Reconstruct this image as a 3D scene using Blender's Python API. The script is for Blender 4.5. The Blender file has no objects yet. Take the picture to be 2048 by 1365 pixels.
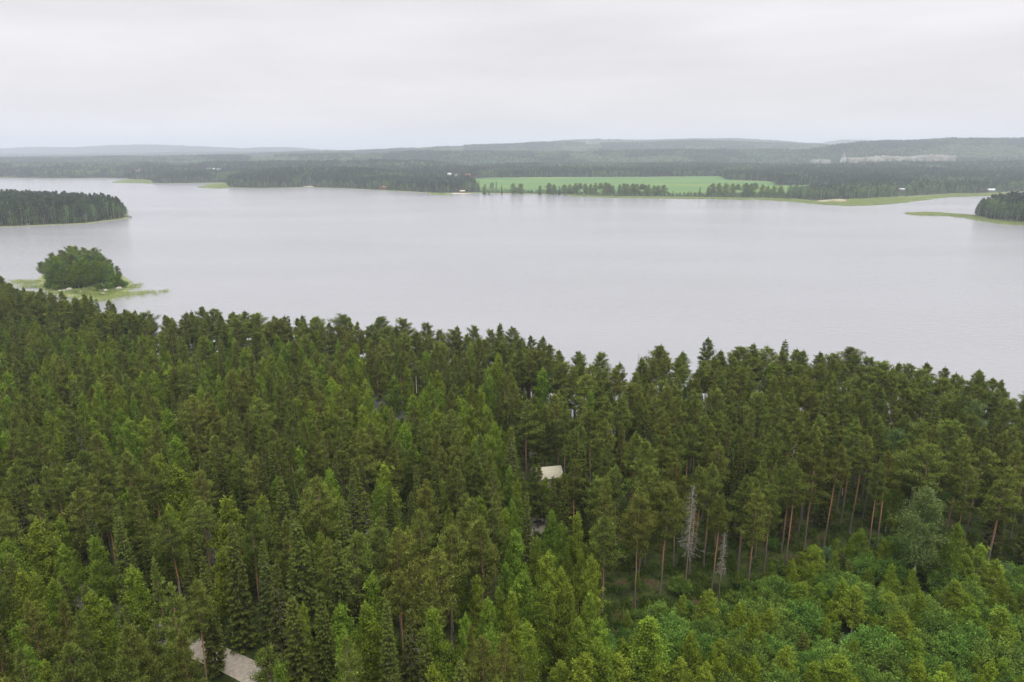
import bpy, math, random
import numpy as np
from mathutils import Vector

R = math.radians
scene = bpy.context.scene
COL = scene.collection
rng = np.random.default_rng(11)

# ------------------------------------------------------------------ camera, sky, sun, exposure
CAMZ, PITCH, FPX = 65.0, R(15.4), 1365.0
cam_d = bpy.data.cameras.new('camera'); cam = bpy.data.objects.new('camera', cam_d); COL.objects.link(cam)
cam.location = (0, 0, CAMZ); cam.rotation_euler = (R(90) - PITCH, 0, 0)
cam_d.sensor_width = 36; cam_d.lens = 36 * FPX / 2048; cam_d.clip_start = .5; cam_d.clip_end = 60000
scene.camera = cam

world = bpy.data.worlds.new('World'); scene.world = world; world.use_nodes = True
wn, wl = world.node_tree.nodes, world.node_tree.links
wn.clear()
def wnode(t, **kw):
    n = wn.new(t)
    for k, v in kw.items(): setattr(n, k, v)
    return n
sky = wnode('ShaderNodeTexSky'); sky.sky_type = 'NISHITA'; sky.sun_disc = False
SUN_EL, SUN_ROT = R(60), R(150)
sky.sun_elevation = SUN_EL; sky.sun_rotation = SUN_ROT; sky.dust_density = 4; sky.ozone_density = 1
bg_sky = wnode('ShaderNodeBackground'); bg_sky.inputs['Strength'].default_value = 0.06
wl.new(sky.outputs[0], bg_sky.inputs['Color'])
tc = wnode('ShaderNodeTexCoord'); sx = wnode('ShaderNodeSeparateXYZ'); wl.new(tc.outputs['Generated'], sx.inputs[0])
# stratus layer: luminance grows towards the zenith, low streaks of slightly darker cloud
ramp = wnode('ShaderNodeValToRGB'); wl.new(sx.outputs['Z'], ramp.inputs[0])
cr = ramp.color_ramp
cr.elements[0].position = 0.0; cr.elements[0].color = (.85, .785, .76, 1)
cr.elements[1].position = 1.0; cr.elements[1].color = (2.9, 2.88, 2.85, 1)
for p, c in ((.035, (.83, .775, .76, 1)), (.10, (.81, .775, .775, 1)), (.2, (.85, .825, .84, 1)), (.42, (1.25, 1.25, 1.26, 1))):
    e = cr.elements.new(p); e.color = c
mp = wnode('ShaderNodeMapping'); mp.inputs['Scale'].default_value = (1.6, 1.6, 11)
wl.new(tc.outputs['Generated'], mp.inputs[0])
nz = wnode('ShaderNodeTexNoise'); nz.inputs['Scale'].default_value = 1.7; nz.inputs['Detail'].default_value = 4
nz.inputs['Roughness'].default_value = .45
wl.new(mp.outputs[0], nz.inputs['Vector'])
mr = wnode('ShaderNodeMapRange'); mr.inputs['From Min'].default_value = .3; mr.inputs['From Max'].default_value = .7
mr.inputs['To Min'].default_value = .89; mr.inputs['To Max'].default_value = 1.06
wl.new(nz.outputs[0], mr.inputs[0])
vm = wnode('ShaderNodeVectorMath', operation='SCALE'); wl.new(ramp.outputs[0], vm.inputs[0]); wl.new(mr.outputs[0], vm.inputs['Scale'])
bg_c = wnode('ShaderNodeBackground'); wl.new(vm.outputs[0], bg_c.inputs['Color']); bg_c.inputs['Strength'].default_value = 1.0
mixw = wnode('ShaderNodeMixShader'); mixw.inputs[0].default_value = .96
wl.new(bg_sky.outputs[0], mixw.inputs[1]); wl.new(bg_c.outputs[0], mixw.inputs[2])
wo = wnode('ShaderNodeOutputWorld'); wl.new(mixw.outputs[0], wo.inputs['Surface'])

sun_d = bpy.data.lights.new('sun', 'SUN'); sun = bpy.data.objects.new('sun', sun_d); COL.objects.link(sun)
sun_d.energy = 1.5; sun_d.angle = R(14); sun_d.color = (1, .97, .92)
# sky texture: rotation measured clockwise from +Y
sdir = Vector((math.sin(SUN_ROT) * math.cos(SUN_EL), math.cos(SUN_ROT) * math.cos(SUN_EL), math.sin(SUN_EL)))
sun.rotation_euler = sdir.to_track_quat('Z', 'Y').to_euler()

scene.view_settings.view_transform = 'Standard'; scene.view_settings.look = 'None'
scene.view_settings.gamma = 1; scene.view_settings.use_curve_mapping = False
scene.view_settings.exposure = 0.10
cy = scene.cycles
cy.use_denoising = True; cy.max_bounces = 6; cy.diffuse_bounces = 2; cy.glossy_bounces = 2
cy.transmission_bounces = 4; cy.transparent_max_bounces = 6; cy.volume_bounces = 2
cy.caustics_reflective = False; cy.caustics_refractive = False

# ------------------------------------------------------------------ helpers
cp, sp_ = math.cos(PITCH), math.sin(PITCH)
def ray(px, py):
    a = (px - 1024) / FPX; b = -(py - 682.5) / FPX
    return a, cp + b * sp_, -sp_ + b * cp
def at_z(px, py, z=0.0):
    dx, dy, dz = ray(px, py); t = (z - CAMZ) / dz
    return dx * t, dy * t
def at_y(px, py, Y):
    dx, dy, dz = ray(px, py); t = Y / dy
    return dx * t, Y, CAMZ + dz * t
def proj(x, y, z):
    x, y, z = np.asarray(x, float), np.asarray(y, float), np.asarray(z, float) - CAMZ
    d = y * cp - z * sp_
    d = np.where(d < 1, 1, d)
    return 1024 + FPX * x / d, 682.5 - FPX * (y * sp_ + z * cp) / d
def poly_px(pts): return np.array([at_z(*p) for p in pts])

def seg_dist(P, poly):
    A = poly; B = np.roll(poly, -1, 0)
    out = np.full(len(P), 1e18)
    for a, b in zip(A, B):
        ab = b - a; L = max(ab @ ab, 1e-9)
        t = np.clip(((P - a) @ ab) / L, 0, 1)
        q = a + t[:, None] * ab
        out = np.minimum(out, ((P - q) ** 2).sum(1))
    return np.sqrt(out)
def inside(P, poly):
    x, y = P[:, 0], P[:, 1]; c = np.zeros(len(P), bool)
    A = poly; B = np.roll(poly, -1, 0)
    for a, b in zip(A, B):
        if a[1] == b[1]: continue
        m = ((a[1] > y) != (b[1] > y))
        c ^= m & (x < (b[0] - a[0]) * (y - a[1]) / (b[1] - a[1]) + a[0])
    return c
def sdf(P, poly):
    d = seg_dist(P, poly); return np.where(inside(P, poly), d, -d)

# smooth value noise in plan
_G = rng.random((64, 64))
def vnoise(x, y, s, off=0.0):
    x = np.asarray(x) / s + off + 100.0; y = np.asarray(y) / s + off * 1.7 + 100.0
    xi, yi = np.floor(x).astype(int), np.floor(y).astype(int); fx, fy = x - xi, y - yi
    fx = fx * fx * (3 - 2 * fx); fy = fy * fy * (3 - 2 * fy)
    g = lambda i, j: _G[i % 64, j % 64]
    return (g(xi, yi) * (1 - fx) + g(xi + 1, yi) * fx) * (1 - fy) + (g(xi, yi + 1) * (1 - fx) + g(xi + 1, yi + 1) * fx) * fy

# ------------------------------------------------------------------ shorelines (plan polygons, metres)
sky_line = [(-500, 500), (-300, 520), (-100, 545), (0, 560), (50, 584), (130, 596), (210, 608), (250, 618), (300, 634), (420, 628), (520, 636),
            (600, 642), (700, 646), (760, 648), (860, 656), (950, 662), (1030, 666), (1090, 690), (1130, 715), (1160, 722),
            (1200, 722), (1225, 745), (1250, 740), (1290, 718), (1400, 712), (1500, 712), (1600, 715), (1700, 720), (1760, 728),
            (1850, 746), (1950, 758), (2048, 778), (2200, 806), (2400, 830)]
near_poly = np.array([at_z(a, b - (16 if a < 1100 else (22 if a < 1260 else 32)), 19.0) for a, b in sky_line] + [(600, 100), (600, -400), (-700, -400), (-700, 200)])
isle_small = poly_px([(74, 566), (90, 581), (130, 592), (180, 599), (228, 597), (250, 586), (262, 573), (255, 560), (240, 549), (200, 540), (120, 541), (85, 552)])
isle_left = poly_px([(-350, 466), (0, 455), (100, 451), (178, 447.5), (190, 445.5), (252, 438), (262, 434), (250, 426), (150, 418), (0, 413), (-350, 413)])
isle_right = poly_px([(1940, 436), (2000, 446), (2048, 450), (2350, 462), (2350, 425), (2048, 418), (1995, 421), (1955, 428)])
far_line = [(-700, 350), (-300, 354), (0, 356), (100, 358), (200, 357), (250, 357), (262, 361), (300, 362), (304, 367), (330, 368), (380, 367), (446, 366),
            (455, 376), (520, 377), (620, 375.5), (700, 378), (780, 382.5), (860, 387), (900, 388.5), (955, 387), (1030, 388.5), (1140, 391),
            (1230, 395), (1300, 395), (1400, 396.5), (1500, 397.5), (1590, 402), (1640, 406), (1690, 405), (1720, 400), (1800, 396), (1900, 389.5),
            (2005, 387.5), (2030, 384), (2120, 386), (2700, 394)]
far_poly = np.array([at_z(a, b, 0) for a, b in far_line] + [(15500, 1000), (15500, 15500), (-15500, 15500), (-15500, 1800)])
# ground surfaces on land
road_px = [(-120, 1120), (60, 1150), (140, 1180), (210, 1220), (300, 1262), (400, 1300), (480, 1335), (545, 1372), (600, 1430), (650, 1520)]

ridges = [  # Y of the crest, falloff before, falloff behind, tree height on it, crest profile [(px, py of the tree tops)]
    (1560, 170, 260, 21, [(-400, 345), (0, 345), (290, 345), (320, 341), (455, 338), (520, 333), (620, 329), (720, 331), (800, 338), (880, 350), (940, 362), (1000, 372), (1400, 375), (1560, 350), (1700, 344), (1900, 342), (2400, 340)]),
    (2250, 320, 400, 15, [(-600, 330), (0, 329), (300, 327), (500, 326), (700, 322), (900, 324), (1000, 328), (1200, 330), (1400, 328), (1500, 332), (1650, 329), (1750, 326), (1900, 325), (2500, 322)]),
    (3250, 420, 600, 15, [(-900, 318), (0, 316.5), (300, 314), (500, 311), (700, 307), (850, 303), (1000, 303), (1150, 303), (1300, 300), (1450, 298), (1600, 300), (1660, 292), (1700, 286), (1760, 283), (1850, 281), (1900, 277), (2000, 276.5), (2060, 277), (2600, 282)]),
    (4500, 500, 700, 14, [(-900, 330), (400, 312), (560, 306), (700, 303), (800, 297.5), (870, 295), (950, 290), (1050, 286.5), (1130, 284), (1200, 286), (1300, 285), (1400, 283), (1500, 285), (1640, 290), (1700, 300), (2600, 320)]),
    (6200, 600, 900, 14, [(-900, 330), (950, 300), (1050, 288), (1130, 281), (1200, 278), (1300, 280.5), (1400, 277.5), (1450, 277.5), (1550, 281.5), (1640, 287.5), (1680, 294), (1760, 300), (2600, 320)]),
    (8300, 900, 1500, 12, [(-900, 306), (-100, 304), (0, 302), (80, 298.5), (150, 299), (230, 295), (300, 293.5), (380, 296), (430, 298.5), (480, 302), (540, 299), (590, 300), (640, 304), (750, 306), (1500, 306), (1620, 292), (1690, 284), (1740, 286), (1800, 296), (2600, 306)]),
]
_rp = []
for Yc, s1, s2, th, prof in ridges:
    xs = np.array([at_y(a, b, Yc)[0] for a, b in prof]); zs = np.array([max(at_y(a, b, Yc)[2] - th, 0) for a, b in prof])
    _rp.append((Yc, s1, s2, xs, zs))
def height(x, y):
    x = np.atleast_1d(np.asarray(x, float)); y = np.atleast_1d(np.asarray(y, float)); P = np.stack([x, y], 1)
    h = np.full(len(P), -3.0)
    # near land
    m = y < 700
    if m.any():
        d = sdf(P[m], near_poly)
        hn = .15 + np.minimum(np.maximum(d, 0) * .05, 5.0) + np.clip(d / 25, 0, 1) * (vnoise(x[m], y[m], 28) - .5) * 2.2
        h[m] = np.where(d > 0, hn, np.maximum(d * .12, -3))
    for poly, k, cap, y0, y1 in ((isle_small, .10, 1.4, 200, 600), (isle_left, .10, 3.0, 400, 1100), (isle_right, .10, 2.5, 400, 1100)):
        m = (y > y0) & (y < y1)
        if m.any():
            d = sdf(P[m], poly)
            h[m] = np.maximum(h[m], np.where(d > 0, .2 + np.minimum(d * k, cap), np.maximum(d * .12, -3)))
    m = y > 900
    if m.any():
        d = sdf(P[m], far_poly); xx, yy = x[m], y[m]
        dd = np.maximum(d, 0)
        base = .3 + np.minimum(dd * .017, 9)
        acc = base ** 4
        for Yc, s1, s2, xs, zs in _rp:
            s = np.where(yy < Yc, s1, s2)
            wnd = np.exp(-((yy - Yc) / s) ** 2)
            X = xx * Yc / np.maximum(yy, 1)          # crest profile follows the valley sides, which fan out from the lake
            acc = acc + (np.interp(X, xs, zs) * wnd) ** 4
        hf = acc ** .25
        hf += np.clip((yy - 2600) / 1500, 0, 1) * (vnoise(xx, yy, 350) - .5) * 8 + np.clip(dd / 300, 0, 1) * np.clip((yy - 1700) / 800, 0, 1) * (vnoise(xx, yy, 140, 3) - .5) * 5
        hf = np.minimum(hf, .3 + dd * .12)
        h[m] = np.where(d > 0, hf, np.maximum(np.maximum(d * .12, -3), h[m]))
    return h
def h1(x, y): return float(height(x, y)[0])
def ground_at(px, py, lo=30, hi=9000):
    dx, dy, dz = ray(px, py)
    t = np.geomspace(lo, hi, 3000); z = CAMZ + dz * t
    g = np.maximum(height(dx * t, dy * t), 0)
    k = np.argmax(z <= g)
    return dx * t[k], dy * t[k], g[k]

# ------------------------------------------------------------------ materials
def mat(name):
    m = bpy.data.materials.new(name); m.use_nodes = True; n = m.node_tree.nodes; n.clear()
    return m, n, m.node_tree.links
def leaf_mat(name, dark, light, trans=.3, hue=.02, val=.22, rough=.6):
    m, n, l = mat(name)
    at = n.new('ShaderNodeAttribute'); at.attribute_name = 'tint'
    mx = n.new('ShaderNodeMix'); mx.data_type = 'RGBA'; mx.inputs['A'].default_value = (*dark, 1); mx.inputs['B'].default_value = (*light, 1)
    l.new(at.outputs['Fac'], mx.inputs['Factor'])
    oi = n.new('ShaderNodeObjectInfo'); hs = n.new('ShaderNodeHueSaturation')
    a = n.new('ShaderNodeMapRange'); a.inputs['To Min'].default_value = .5 - hue; a.inputs['To Max'].default_value = .5 + hue
    mm = n.new('ShaderNodeMath'); mm.operation = 'MULTIPLY'; mm.inputs[1].default_value = 7.31
    fr = n.new('ShaderNodeMath'); fr.operation = 'FRACT'
    b = n.new('ShaderNodeMapRange'); b.inputs['To Min'].default_value = 1 - val; b.inputs['To Max'].default_value = 1 + val
    l.new(oi.outputs['Random'], a.inputs[0]); l.new(oi.outputs['Random'], mm.inputs[0]); l.new(mm.outputs[0], fr.inputs[0]); l.new(fr.outputs[0], b.inputs[0])
    l.new(a.outputs[0], hs.inputs['Hue']); l.new(b.outputs[0], hs.inputs['Value']); l.new(mx.outputs['Result'], hs.inputs['Color'])
    d = n.new('ShaderNodeBsdfDiffuse'); t = n.new('ShaderNodeBsdfTranslucent'); s = n.new('ShaderNodeMixShader'); s.inputs[0].default_value = trans
    l.new(hs.outputs[0], d.inputs[0]); l.new(hs.outputs[0], t.inputs[0]); l.new(d.outputs[0], s.inputs[1]); l.new(t.outputs[0], s.inputs[2])
    o = n.new('ShaderNodeOutputMaterial'); l.new(s.outputs[0], o.inputs[0])
    return m
def noise_mat(name, c1, c2, scale=3., rough=.9, bump=0., detail=5, c3=None):
    m, n, l = mat(name)
    tc = n.new('ShaderNodeTexCoord'); nz = n.new('ShaderNodeTexNoise'); nz.inputs['Scale'].default_value = scale; nz.inputs['Detail'].default_value = detail
    l.new(tc.outputs['Object'], nz.inputs['Vector'])
    rp = n.new('ShaderNodeValToRGB'); rp.color_ramp.elements[0].position = .36; rp.color_ramp.elements[0].color = (*c1, 1)
    rp.color_ramp.elements[1].position = .64; rp.color_ramp.elements[1].color = (*c2, 1)
    if c3: e = rp.color_ramp.elements.new(.72); e.color = (*c3, 1)
    l.new(nz.outputs[0], rp.inputs[0])
    p = n.new('ShaderNodeBsdfPrincipled'); p.inputs['Roughness'].default_value = rough; l.new(rp.outputs[0], p.inputs['Base Color'])
    p.inputs['Specular IOR Level'].default_value = .2
    if bump:
        bp = n.new('ShaderNodeBump'); bp.inputs['Strength'].default_value = bump; l.new(nz.outputs[0], bp.inputs['Height']); l.new(bp.outputs[0], p.inputs['Normal'])
    o = n.new('ShaderNodeOutputMaterial'); l.new(p.outputs[0], o.inputs[0])
    return m
M = {}
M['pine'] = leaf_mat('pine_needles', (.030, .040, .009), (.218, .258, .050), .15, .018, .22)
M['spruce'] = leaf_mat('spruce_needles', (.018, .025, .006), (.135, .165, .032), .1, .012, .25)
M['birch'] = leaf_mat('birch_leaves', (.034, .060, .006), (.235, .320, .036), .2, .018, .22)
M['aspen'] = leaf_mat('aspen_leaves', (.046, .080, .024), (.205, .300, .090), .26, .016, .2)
M['willow'] = leaf_mat('willow_leaves', (.024, .056, .009), (.215, .330, .058), .18, .016, .22)
M['silver'] = leaf_mat('silver_willow_leaves', (.036, .072, .022), (.22, .34, .135), .2, .012, .12)
M['gold'] = leaf_mat('young_birch_leaves', (.038, .060, .004), (.235, .315, .030), .2, .006, .18)
M['deadwood'] = leaf_mat('grey_dead_wood', (.19, .175, .15), (.36, .33, .285), 0, 0, .1)
M['twig'] = leaf_mat('dry_twigs', (.10, .085, .065), (.19, .165, .13), 0, 0, .1)
M['reed'] = leaf_mat('reed_blades', (.22, .28, .08), (.42, .48, .18), .35, .01, .12)
M['moss'] = leaf_mat('bilberry_leaves', (.040, .068, .012), (.105, .150, .022), .3, .02, .25)
def bark(name, low, high, zsw, spread):
    m, n, l = mat(name)
    tc = n.new('ShaderNodeTexCoord'); sx = n.new('ShaderNodeSeparateXYZ'); l.new(tc.outputs['Object'], sx.inputs[0])
    nz = n.new('ShaderNodeTexNoise'); nz.inputs['Scale'].default_value = 5; l.new(tc.outputs['Object'], nz.inputs[0])
    ad = n.new('ShaderNodeMath'); ad.operation = 'MULTIPLY_ADD'; ad.inputs[1].default_value = 2.5; l.new(nz.outputs[0], ad.inputs[0]); l.new(sx.outputs['Z'], ad.inputs[2])
    mr = n.new('ShaderNodeMapRange'); mr.inputs[1].default_value = zsw - spread + 1.2; mr.inputs[2].default_value = zsw + spread + 1.2; l.new(ad.outputs[0], mr.inputs[0])
    mx = n.new('ShaderNodeMix'); mx.data_type = 'RGBA'; mx.inputs['A'].default_value = (*low, 1); mx.inputs['B'].default_value = (*high, 1); l.new(mr.outputs[0], mx.inputs['Factor'])
    n2 = n.new('ShaderNodeTexNoise'); n2.inputs['Scale'].default_value = 14; l.new(tc.outputs['Object'], n2.inputs[0])
    m2 = n.new('ShaderNodeMapRange'); m2.inputs['To Min'].default_value = .6; m2.inputs['To Max'].default_value = 1.4; l.new(n2.outputs[0], m2.inputs[0])
    vs = n.new('ShaderNodeVectorMath'); vs.operation = 'SCALE'; l.new(mx.outputs['Result'], vs.inputs[0]); l.new(m2.outputs[0], vs.inputs['Scale'])
    p = n.new('ShaderNodeBsdfPrincipled'); p.inputs['Roughness'].default_value = .9; p.inputs['Specular IOR Level'].default_value = .15
    l.new(vs.outputs[0], p.inputs['Base Color']); o = n.new('ShaderNodeOutputMaterial'); l.new(p.outputs[0], o.inputs[0])
    return m
M['pine_bark'] = bark('pine_bark', (.13, .105, .09), (.31, .165, .095), 5.5, 2.0)
M['spruce_bark'] = bark('spruce_bark', (.12, .10, .085), (.17, .145, .12), 6, 3)
M['birch_bark'] = bark('birch_bark', (.25, .24, .22), (.62, .60, .56), 1.2, 1.0)
M['dead_bark'] = bark('dead_bark', (.17, .12, .09), (.37, .33, .28), 7, 2)

# ------------------------------------------------------------------ mesh building
class MB:
    def __init__(s): s.v = []; s.f = []; s.t = []; s.mi = []; s.n = 0
    def add(s, v, f, tint, mi=0):
        v = np.asarray(v, float); f = np.asarray(f, int)
        s.v.append(v); s.f.append(f + s.n); s.n += len(v)
        s.t.append(np.broadcast_to(np.asarray(tint, float), (len(v),)).copy()); s.mi.append(np.full(len(f), mi))
    def merge(s, o, mi):
        v = np.concatenate(o.v); f = np.concatenate(o.f); s.add(v, f, np.concatenate(o.t), mi); s.mi[-1] = np.concatenate(o.mi) + mi
    def xf(s, loc, rz, sc):
        o = MB(); v = np.concatenate(s.v); c, n = math.cos(rz), math.sin(rz)
        sc = np.asarray(sc) * np.ones(3); v = v * sc
        v = np.stack([v[:, 0] * c - v[:, 1] * n, v[:, 0] * n + v[:, 1] * c, v[:, 2]], 1) + np.asarray(loc)
        o.add(v, np.concatenate(s.f), np.concatenate(s.t)); o.mi = [np.concatenate(s.mi)]
        return o
    def cat(s, o):
        s.add(np.concatenate(o.v), np.concatenate(o.f), np.concatenate(o.t)); s.mi[-1] = np.concatenate(o.mi)
    def mesh(s, name, mats, smooth=False):
        v = np.concatenate(s.v).astype(np.float32); f = np.concatenate(s.f).astype(np.int32); nf = len(f)
        me = bpy.data.meshes.new(name)
        me.vertices.add(len(v)); me.vertices.foreach_set('co', v.ravel())
        me.loops.add(nf * 4); me.loops.foreach_set('vertex_index', f.ravel())
        me.polygons.add(nf); me.polygons.foreach_set('loop_start', np.arange(nf, dtype=np.int32) * 4)
        me.polygons.foreach_set('material_index', np.concatenate(s.mi).astype(np.int32))
        if smooth: me.polygons.foreach_set('use_smooth', np.ones(nf, bool))
        at = me.attributes.new('tint', 'FLOAT', 'POINT'); at.data.foreach_set('value', np.clip(np.concatenate(s.t), 0, 1).astype(np.float32))
        for m in (mats if isinstance(mats, (list, tuple)) else [mats]): me.materials.append(m)
        me.update(calc_edges=True)
        return me
def norm(a): return a / np.maximum(np.linalg.norm(a, axis=-1, keepdims=True), 1e-9)
def leaves(mb, c, d, l, w, tint, mi=0, r=rng):
    c = np.asarray(c, float); d = norm(np.asarray(d, float)); N = len(c)
    s = norm(np.cross(d, r.normal(size=(N, 3)))); l = np.broadcast_to(l, (N,))[:, None]; w = np.broadcast_to(w, (N,))[:, None]
    v = np.stack([c, c + d * l * .45 + s * w * .5, c + d * l, c + d * l * .45 - s * w * .5], 1).reshape(-1, 3)
    f = np.arange(N * 4).reshape(N, 4)
    mb.add(v, f, np.repeat(np.broadcast_to(tint, (N,)), 4), mi)
def tube(mb, pts, rad, k=5, tint=.5, mi=0):
    pts = np.asarray(pts, float); n = len(pts); rad = np.broadcast_to(rad, (n,))
    tg = norm(np.gradient(pts, axis=0)); ref = np.array([0, 0, 1.]) if abs(tg[0, 2]) < .8 else np.array([1., 0, 0])
    a = norm(np.cross(tg, ref)); b = np.cross(tg, a)
    th = np.arange(k) * 2 * math.pi / k
    v = (pts[:, None] + rad[:, None, None] * (a[:, None] * np.cos(th)[None, :, None] + b[:, None] * np.sin(th)[None, :, None])).reshape(-1, 3)
    i = np.arange(n - 1)[:, None] * k; j = np.arange(k)[None, :]; j2 = (j + 1) % k
    f = np.stack([i + j, i + j2, i + k + j2, i + k + j], -1).reshape(-1, 4)
    mb.add(v, f, tint, mi)
def box(mb, lo, hi, mi=0, tint=.5):
    x0, y0, z0 = lo; x1, y1, z1 = hi
    v = [(x0, y0, z0), (x1, y0, z0), (x1, y1, z0), (x0, y1, z0), (x0, y0, z1), (x1, y0, z1), (x1, y1, z1), (x0, y1, z1)]
    mb.add(v, [(0, 3, 2, 1), (4, 5, 6, 7), (0, 1, 5, 4), (1, 2, 6, 5), (2, 3, 7, 6), (3, 0, 4, 7)], tint, mi)

def trunk_pts(H, r, lean=.02, n=9):
    z = np.linspace(0, H, n); w = np.cumsum(r.normal(0, .04, (n, 2)), 0) * H / 18
    p = np.stack([w[:, 0] + lean * z * r.normal(), w[:, 1] + lean * z * r.normal(), z], 1); p[:, :2] -= p[0, :2]
    return p
def pt_on(tp, z):
    return np.array([np.interp(z, tp[:, 2], tp[:, 0]), np.interp(z, tp[:, 2], tp[:, 1]), z])

def pine(seed, H=18, cf=.48, Rc=1.9, dens=1.0, style='forest'):
    r = np.random.default_rng(seed); T, C = MB(), MB()
    tp = trunk_pts(H, r); r0 = H * .0085
    tube(T, tp, np.interp(tp[:, 2], [0, .6, H * .7, H], [r0 * 1.35, r0, r0 * .6, .02]), 8)
    a0, asym = r.uniform(0, 6.28), r.uniform(.08, .34)
    z0 = H * (1 - cf); nb = int(60 * dens * (cf * H / 9) ** .6)
    for i in range(nb):
        t = (i + r.random()) / nb; z = z0 + t * (H - z0 - .35); az = i * 2.4 + r.normal(0, .5)
        if style == 'old':
            prof = (math.sin(math.pi * min(1, t * .78 + .18)) ** .7) * (1.15 - .25 * t)
        elif style == 'young':
            prof = (1 - t) ** .85 * 1.0 + .10
        else:
            prof = min(1, .5 + t * 1.9) * (1 - t) ** .8 * 1.22 + .10
        L = Rc * prof * r.uniform(.6, 1.22) * (1 + asym * math.cos(az - a0))
        el = R(np.interp(t, [0, .5, 1], [2, 22, 58]) + r.normal(0, 7))
        base = pt_on(tp, z); h = np.array([math.cos(az), math.sin(az), 0])
        s = np.linspace(0, 1, 5)[:, None]
        bp = base + h * (L * s * math.cos(el)) + np.array([0, 0, 1]) * (L * (math.sin(el) * s + .16 * s * s - .10 * (1 - t) * s))
        tube(T, bp, np.linspace(.035, .008, 5) * (.6 + L / 2.4), 3, mi=1)
        lat = np.array([-h[1], h[0], 0])
        nc = max(4, int(4.6 * L))
        for k in range(nc):
            u = .26 + .74 * (k + r.random()) / nc if k else 1.0
            c = base + (np.array([np.interp(u, s[:, 0], bp[:, q]) for q in range(3)]) - base) + lat * r.normal(0, .34 * L * u * .5) + np.array([0, 0, r.normal(.05, .05)])
            n = int(r.uniform(27, 41) * min(1, .45 + .35 * L)); q = r.normal(size=(n, 3)) * np.array([.20, .20, .11]) * (.42 + .40 * L)
            out = norm(h * .5 + np.array([0, 0, .9]) + .0 * q)
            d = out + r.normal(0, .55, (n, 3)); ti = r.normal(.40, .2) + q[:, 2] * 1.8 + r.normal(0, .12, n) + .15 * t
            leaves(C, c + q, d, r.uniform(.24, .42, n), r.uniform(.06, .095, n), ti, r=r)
    # leader candles
    top = tp[-1] + np.array([0, 0, .25]); n = 46; q = np.abs(r.normal(size=n))
    leaves(C, top + r.normal(size=(n, 3)) * np.array([.06, .06, .30]) - np.array([0, 0, .35]), np.array([0, 0, 1]) + r.normal(0, .35, (n, 3)), .32, .075, .65 + .1 * r.normal(size=n), r=r)
    # a few dead stubs below the crown
    for i in range(int(r.uniform(4, 12)) if style != 'young' else 3):
        z = z0 - r.uniform(.1, .25) * H * r.random() * 1.5; az = r.uniform(0, 6.28); b = pt_on(tp, z); L = r.uniform(.5, 1.5) * Rc / 2
        s = np.linspace(0, 1, 3)[:, None]
        tube(T, b + np.array([math.cos(az), math.sin(az), .12]) * L * s + np.array([0, 0, -.12]) * s * s, [.025, .016, .006], 3)
    return T, C

def spruce(seed, H=18, Rc=2.3, bare=0.0, dens=1.0):
    r = np.random.default_rng(seed); T, C = MB(), MB()
    tp = trunk_pts(H, r, .008); r0 = H * .0085
    tube(T, tp, np.interp(tp[:, 2], [0, .6, H * .6, H], [r0 * 1.35, r0, r0 * .5, .015]), 8)
    z = H * .07; k = 0
    while z < H - .25:
        t = z / H; nb = r.integers(5, 8)
        Rl = Rc * ((1 - t) ** .85) * (1.0 if t > .15 else .8) + .12
        for i in range(nb):
            az = k * 1.1 + i * 6.283 / nb + r.normal(0, .22); L = Rl * r.uniform(.7, 1.15); zb = z + r.normal(0, .08)
            h = np.array([math.cos(az), math.sin(az), 0]); lat = np.array([-h[1], h[0], 0]); b = pt_on(tp, min(zb, H))
            droop = np.interp(t, [0, .6, .9, 1], [.55, .35, -.15, -.9])
            s = np.linspace(0, 1, 5)[:, None]
            bp = b + h * L * s + np.array([0, 0, 1]) * L * (-droop * s * (1.2 - s * .55) + .10 * s ** 3)
            isbare = r.random() < bare * (1.15 - t)
            tube(T, bp, np.linspace(.03, .006, 5) * (.5 + L / 3), 3, mi=0)
            if isbare:
                nn = int(10 * L); u = r.uniform(.2, 1, nn); c = b + h * L * u[:, None] + np.array([0, 0, 1]) * (L * (-droop * u * (1.2 - u * .55)))[:, None]
                leaves(T, c, lat * r.choice([-1, 1], nn)[:, None] + h * .5 + np.array([0, 0, -.6]) + r.normal(0, .3, (nn, 3)), .5, .035, .5, r=r)
                if r.random() < .6: continue
            n = int((22 + 36 * L) * dens); u = r.uniform(.12, 1, n) ** .8; sd = r.choice([-1, 1], n)
            wd = (1 - u * .75) * .36 * L * r.random(n)
            c = b + h * (L * u)[:, None] + np.array([0, 0, 1]) * (L * (-droop * u * (1.2 - u * .55) + .10 * u ** 3))[:, None] + lat * (wd * sd)[:, None]
            d = h * .75 + lat * (sd * .55)[:, None] + np.array([0, 0, -.55 + .7 * max(0, t - .6)]) + r.normal(0, .25, (n, 3))
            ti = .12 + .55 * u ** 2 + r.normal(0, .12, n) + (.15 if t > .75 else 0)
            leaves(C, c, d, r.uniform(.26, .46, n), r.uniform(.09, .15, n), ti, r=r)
        z += H * .024 * r.uniform(.85, 1.2); k += 1
    n = 24
    leaves(C, tp[-1] - np.array([0, 0, 1]) * r.uniform(0, .7, (n, 1)), np.array([0, 0, .7]) + r.normal(0, .5, (n, 3)), .28, .08, .7, r=r)
    return T, C

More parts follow.
